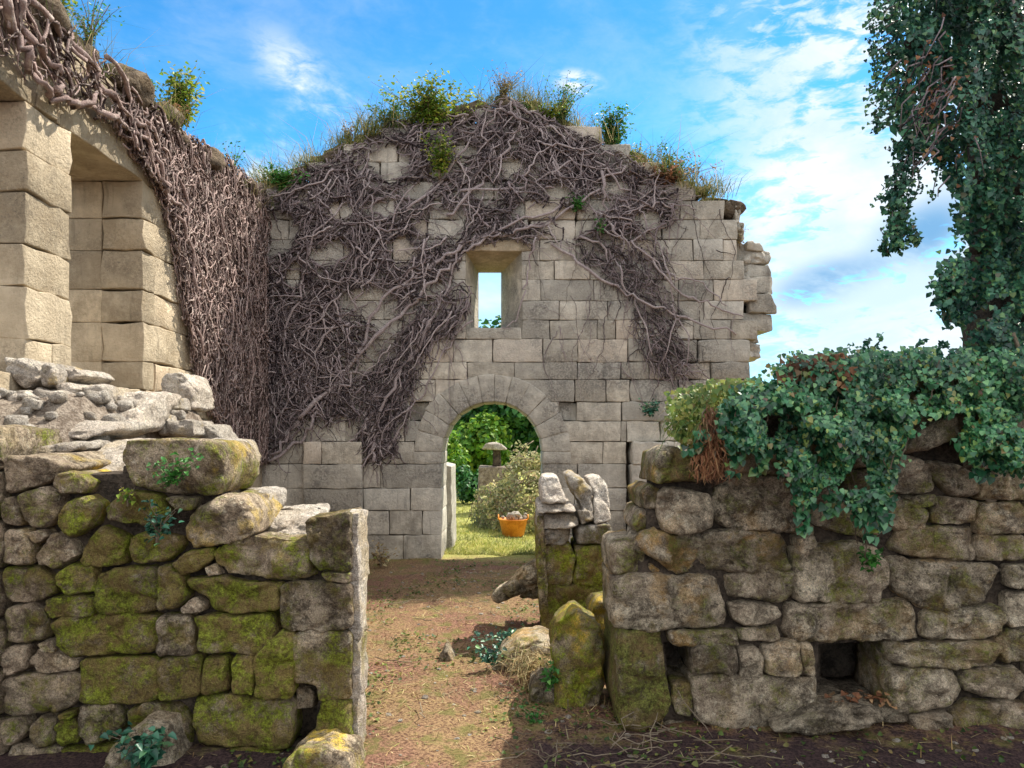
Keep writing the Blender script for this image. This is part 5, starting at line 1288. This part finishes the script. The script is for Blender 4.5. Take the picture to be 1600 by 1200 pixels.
# little stone shrine
sh = empty('wayside_shrine', (-.35, 15.3, 0), 'small old stone shrine with overhanging slab roof in front of the trees', 'stone shrine')
fr = lambda u, w, n: Vector((u, 15 - n, w))
V = []; Fc = []; addblock(V, Fc, [(-.70, -.05), (.02, -.05), (.0, .96), (-.68, .96)], .6, fr, r=.03, amp=.02, seed=1); mesh('plinth', V, Fc, M_HEAP, sh)
V = []; Fc = []; addblock(V, Fc, [(-.40, .95), (-.22, .95), (-.24, 1.33), (-.38, 1.33)], .2, lambda u, w, n: Vector((u, 15.08 - n, w)), r=.02, amp=.01, seed=2); mesh('post', V, Fc, M_CORE, sh)
V = []; Fc = []; addblock(V, Fc, [(-.62, 1.32), (-.10, 1.30), (-.22, 1.42), (-.50, 1.45)], .6, lambda u, w, n: Vector((u, 14.98 - n, w)), r=.03, amp=.02, seed=2); mesh('slab_roof', V, Fc, M_PALE, sh, color=(.1, .1, .8, 1))
def bg_tree(name, label, x, y, h, cr, cz, rz, mat, n, ls, seed, trunk=True):
    t = empty(name, (x, y, 0), label, 'tree' if trunk else 'bush'); r = random.Random(seed); V = []; Fc = []; LV = []; LF = []
    top = Vector((x, y, cz)); path = [Vector((x, y, -.1)).lerp(top, k / 6) + rv(r, .05) for k in range(7)]
    tube(V, Fc, path, [.04 * h * .6 * (1 - .1 * k) for k in range(7)], 8)
    blobs = []
    for i in range(20):
        d = rv(r).normalized() * r.uniform(.5, 1.0); c = top + Vector((d.x * cr * .7, d.y * cr * .7, d.z * rz * .7)); blobs.append((c, r.uniform(.32, .55) * cr))
        tube(V, Fc, [path[4], path[4].lerp(c, .5) + rv(r, .08), c], [.03, .02, .01], 5)
    mesh('trunk', V, Fc, M_TWIG, t)
    for _ in range(n):
        c, br = r.choice(blobs); d = rv(r).normalized(); p = c + d * br * r.uniform(.7, 1.05) * (1 + .3 * noise.noise(d * 3 + c))
        leaf(LV, LF, p, d + rv(r, .5) + Vector((0, 0, .4)), rv(r), ls * r.uniform(.6, 1.2))
    mesh('crown', LV, LF, mat, t)
bg_tree('tree', 'tall deep green tree behind the stone shrine, filling the right of the arch', .10, 22, 5.0, 2.1, 2.7, 2.5, M_TREE2, 13000, .17, 1)
bg_tree('tree', 'mid green tree between the bright bush and the tall tree', -.75, 20, 3, .95, 1.35, .8, M_TREE1, 4500, .13, 2)
bg_tree('bush', 'bright yellow-green bush at the left of the view through the arch', -1.75, 18.5, 2, .8, .9, .95, M_TREE1, 3600, .11, 3, False)
bg_tree('bush', 'dark green bush at ground level left of the shrine', -.95, 17, 1, .45, .45, .5, M_TREE2, 2000, .09, 4, False)
bg_tree('tree', 'far deep green tree at the left edge of the view through the arch', -3.6, 27, 4, 2.1, 1.2, 1.25, M_TREE2, 5000, .18, 5)
rh = random.Random(8); V = []; Fc = []
for _ in range(16000):
    x = rh.uniform(-24, 24); y = 36 + rh.uniform(-1.5, 1.5); top = 1.9 + .6 * noise.noise((x * .4, 1, 1)) + .4 * noise.noise((x * 1.5, 2, 1))
    leaf(V, Fc, Vector((x, y - 1.2 * rh.random(), top * rh.random() ** .6)), Vector((0, -1, .5)) + rv(rh, .6), rv(rh), rh.uniform(.2, .4))
tag(mesh('distant_wood', V, Fc, M_TREE2, origin=(0, 36, 0)), 'far line of green woodland behind the garden', 'wood', kind='stuff')
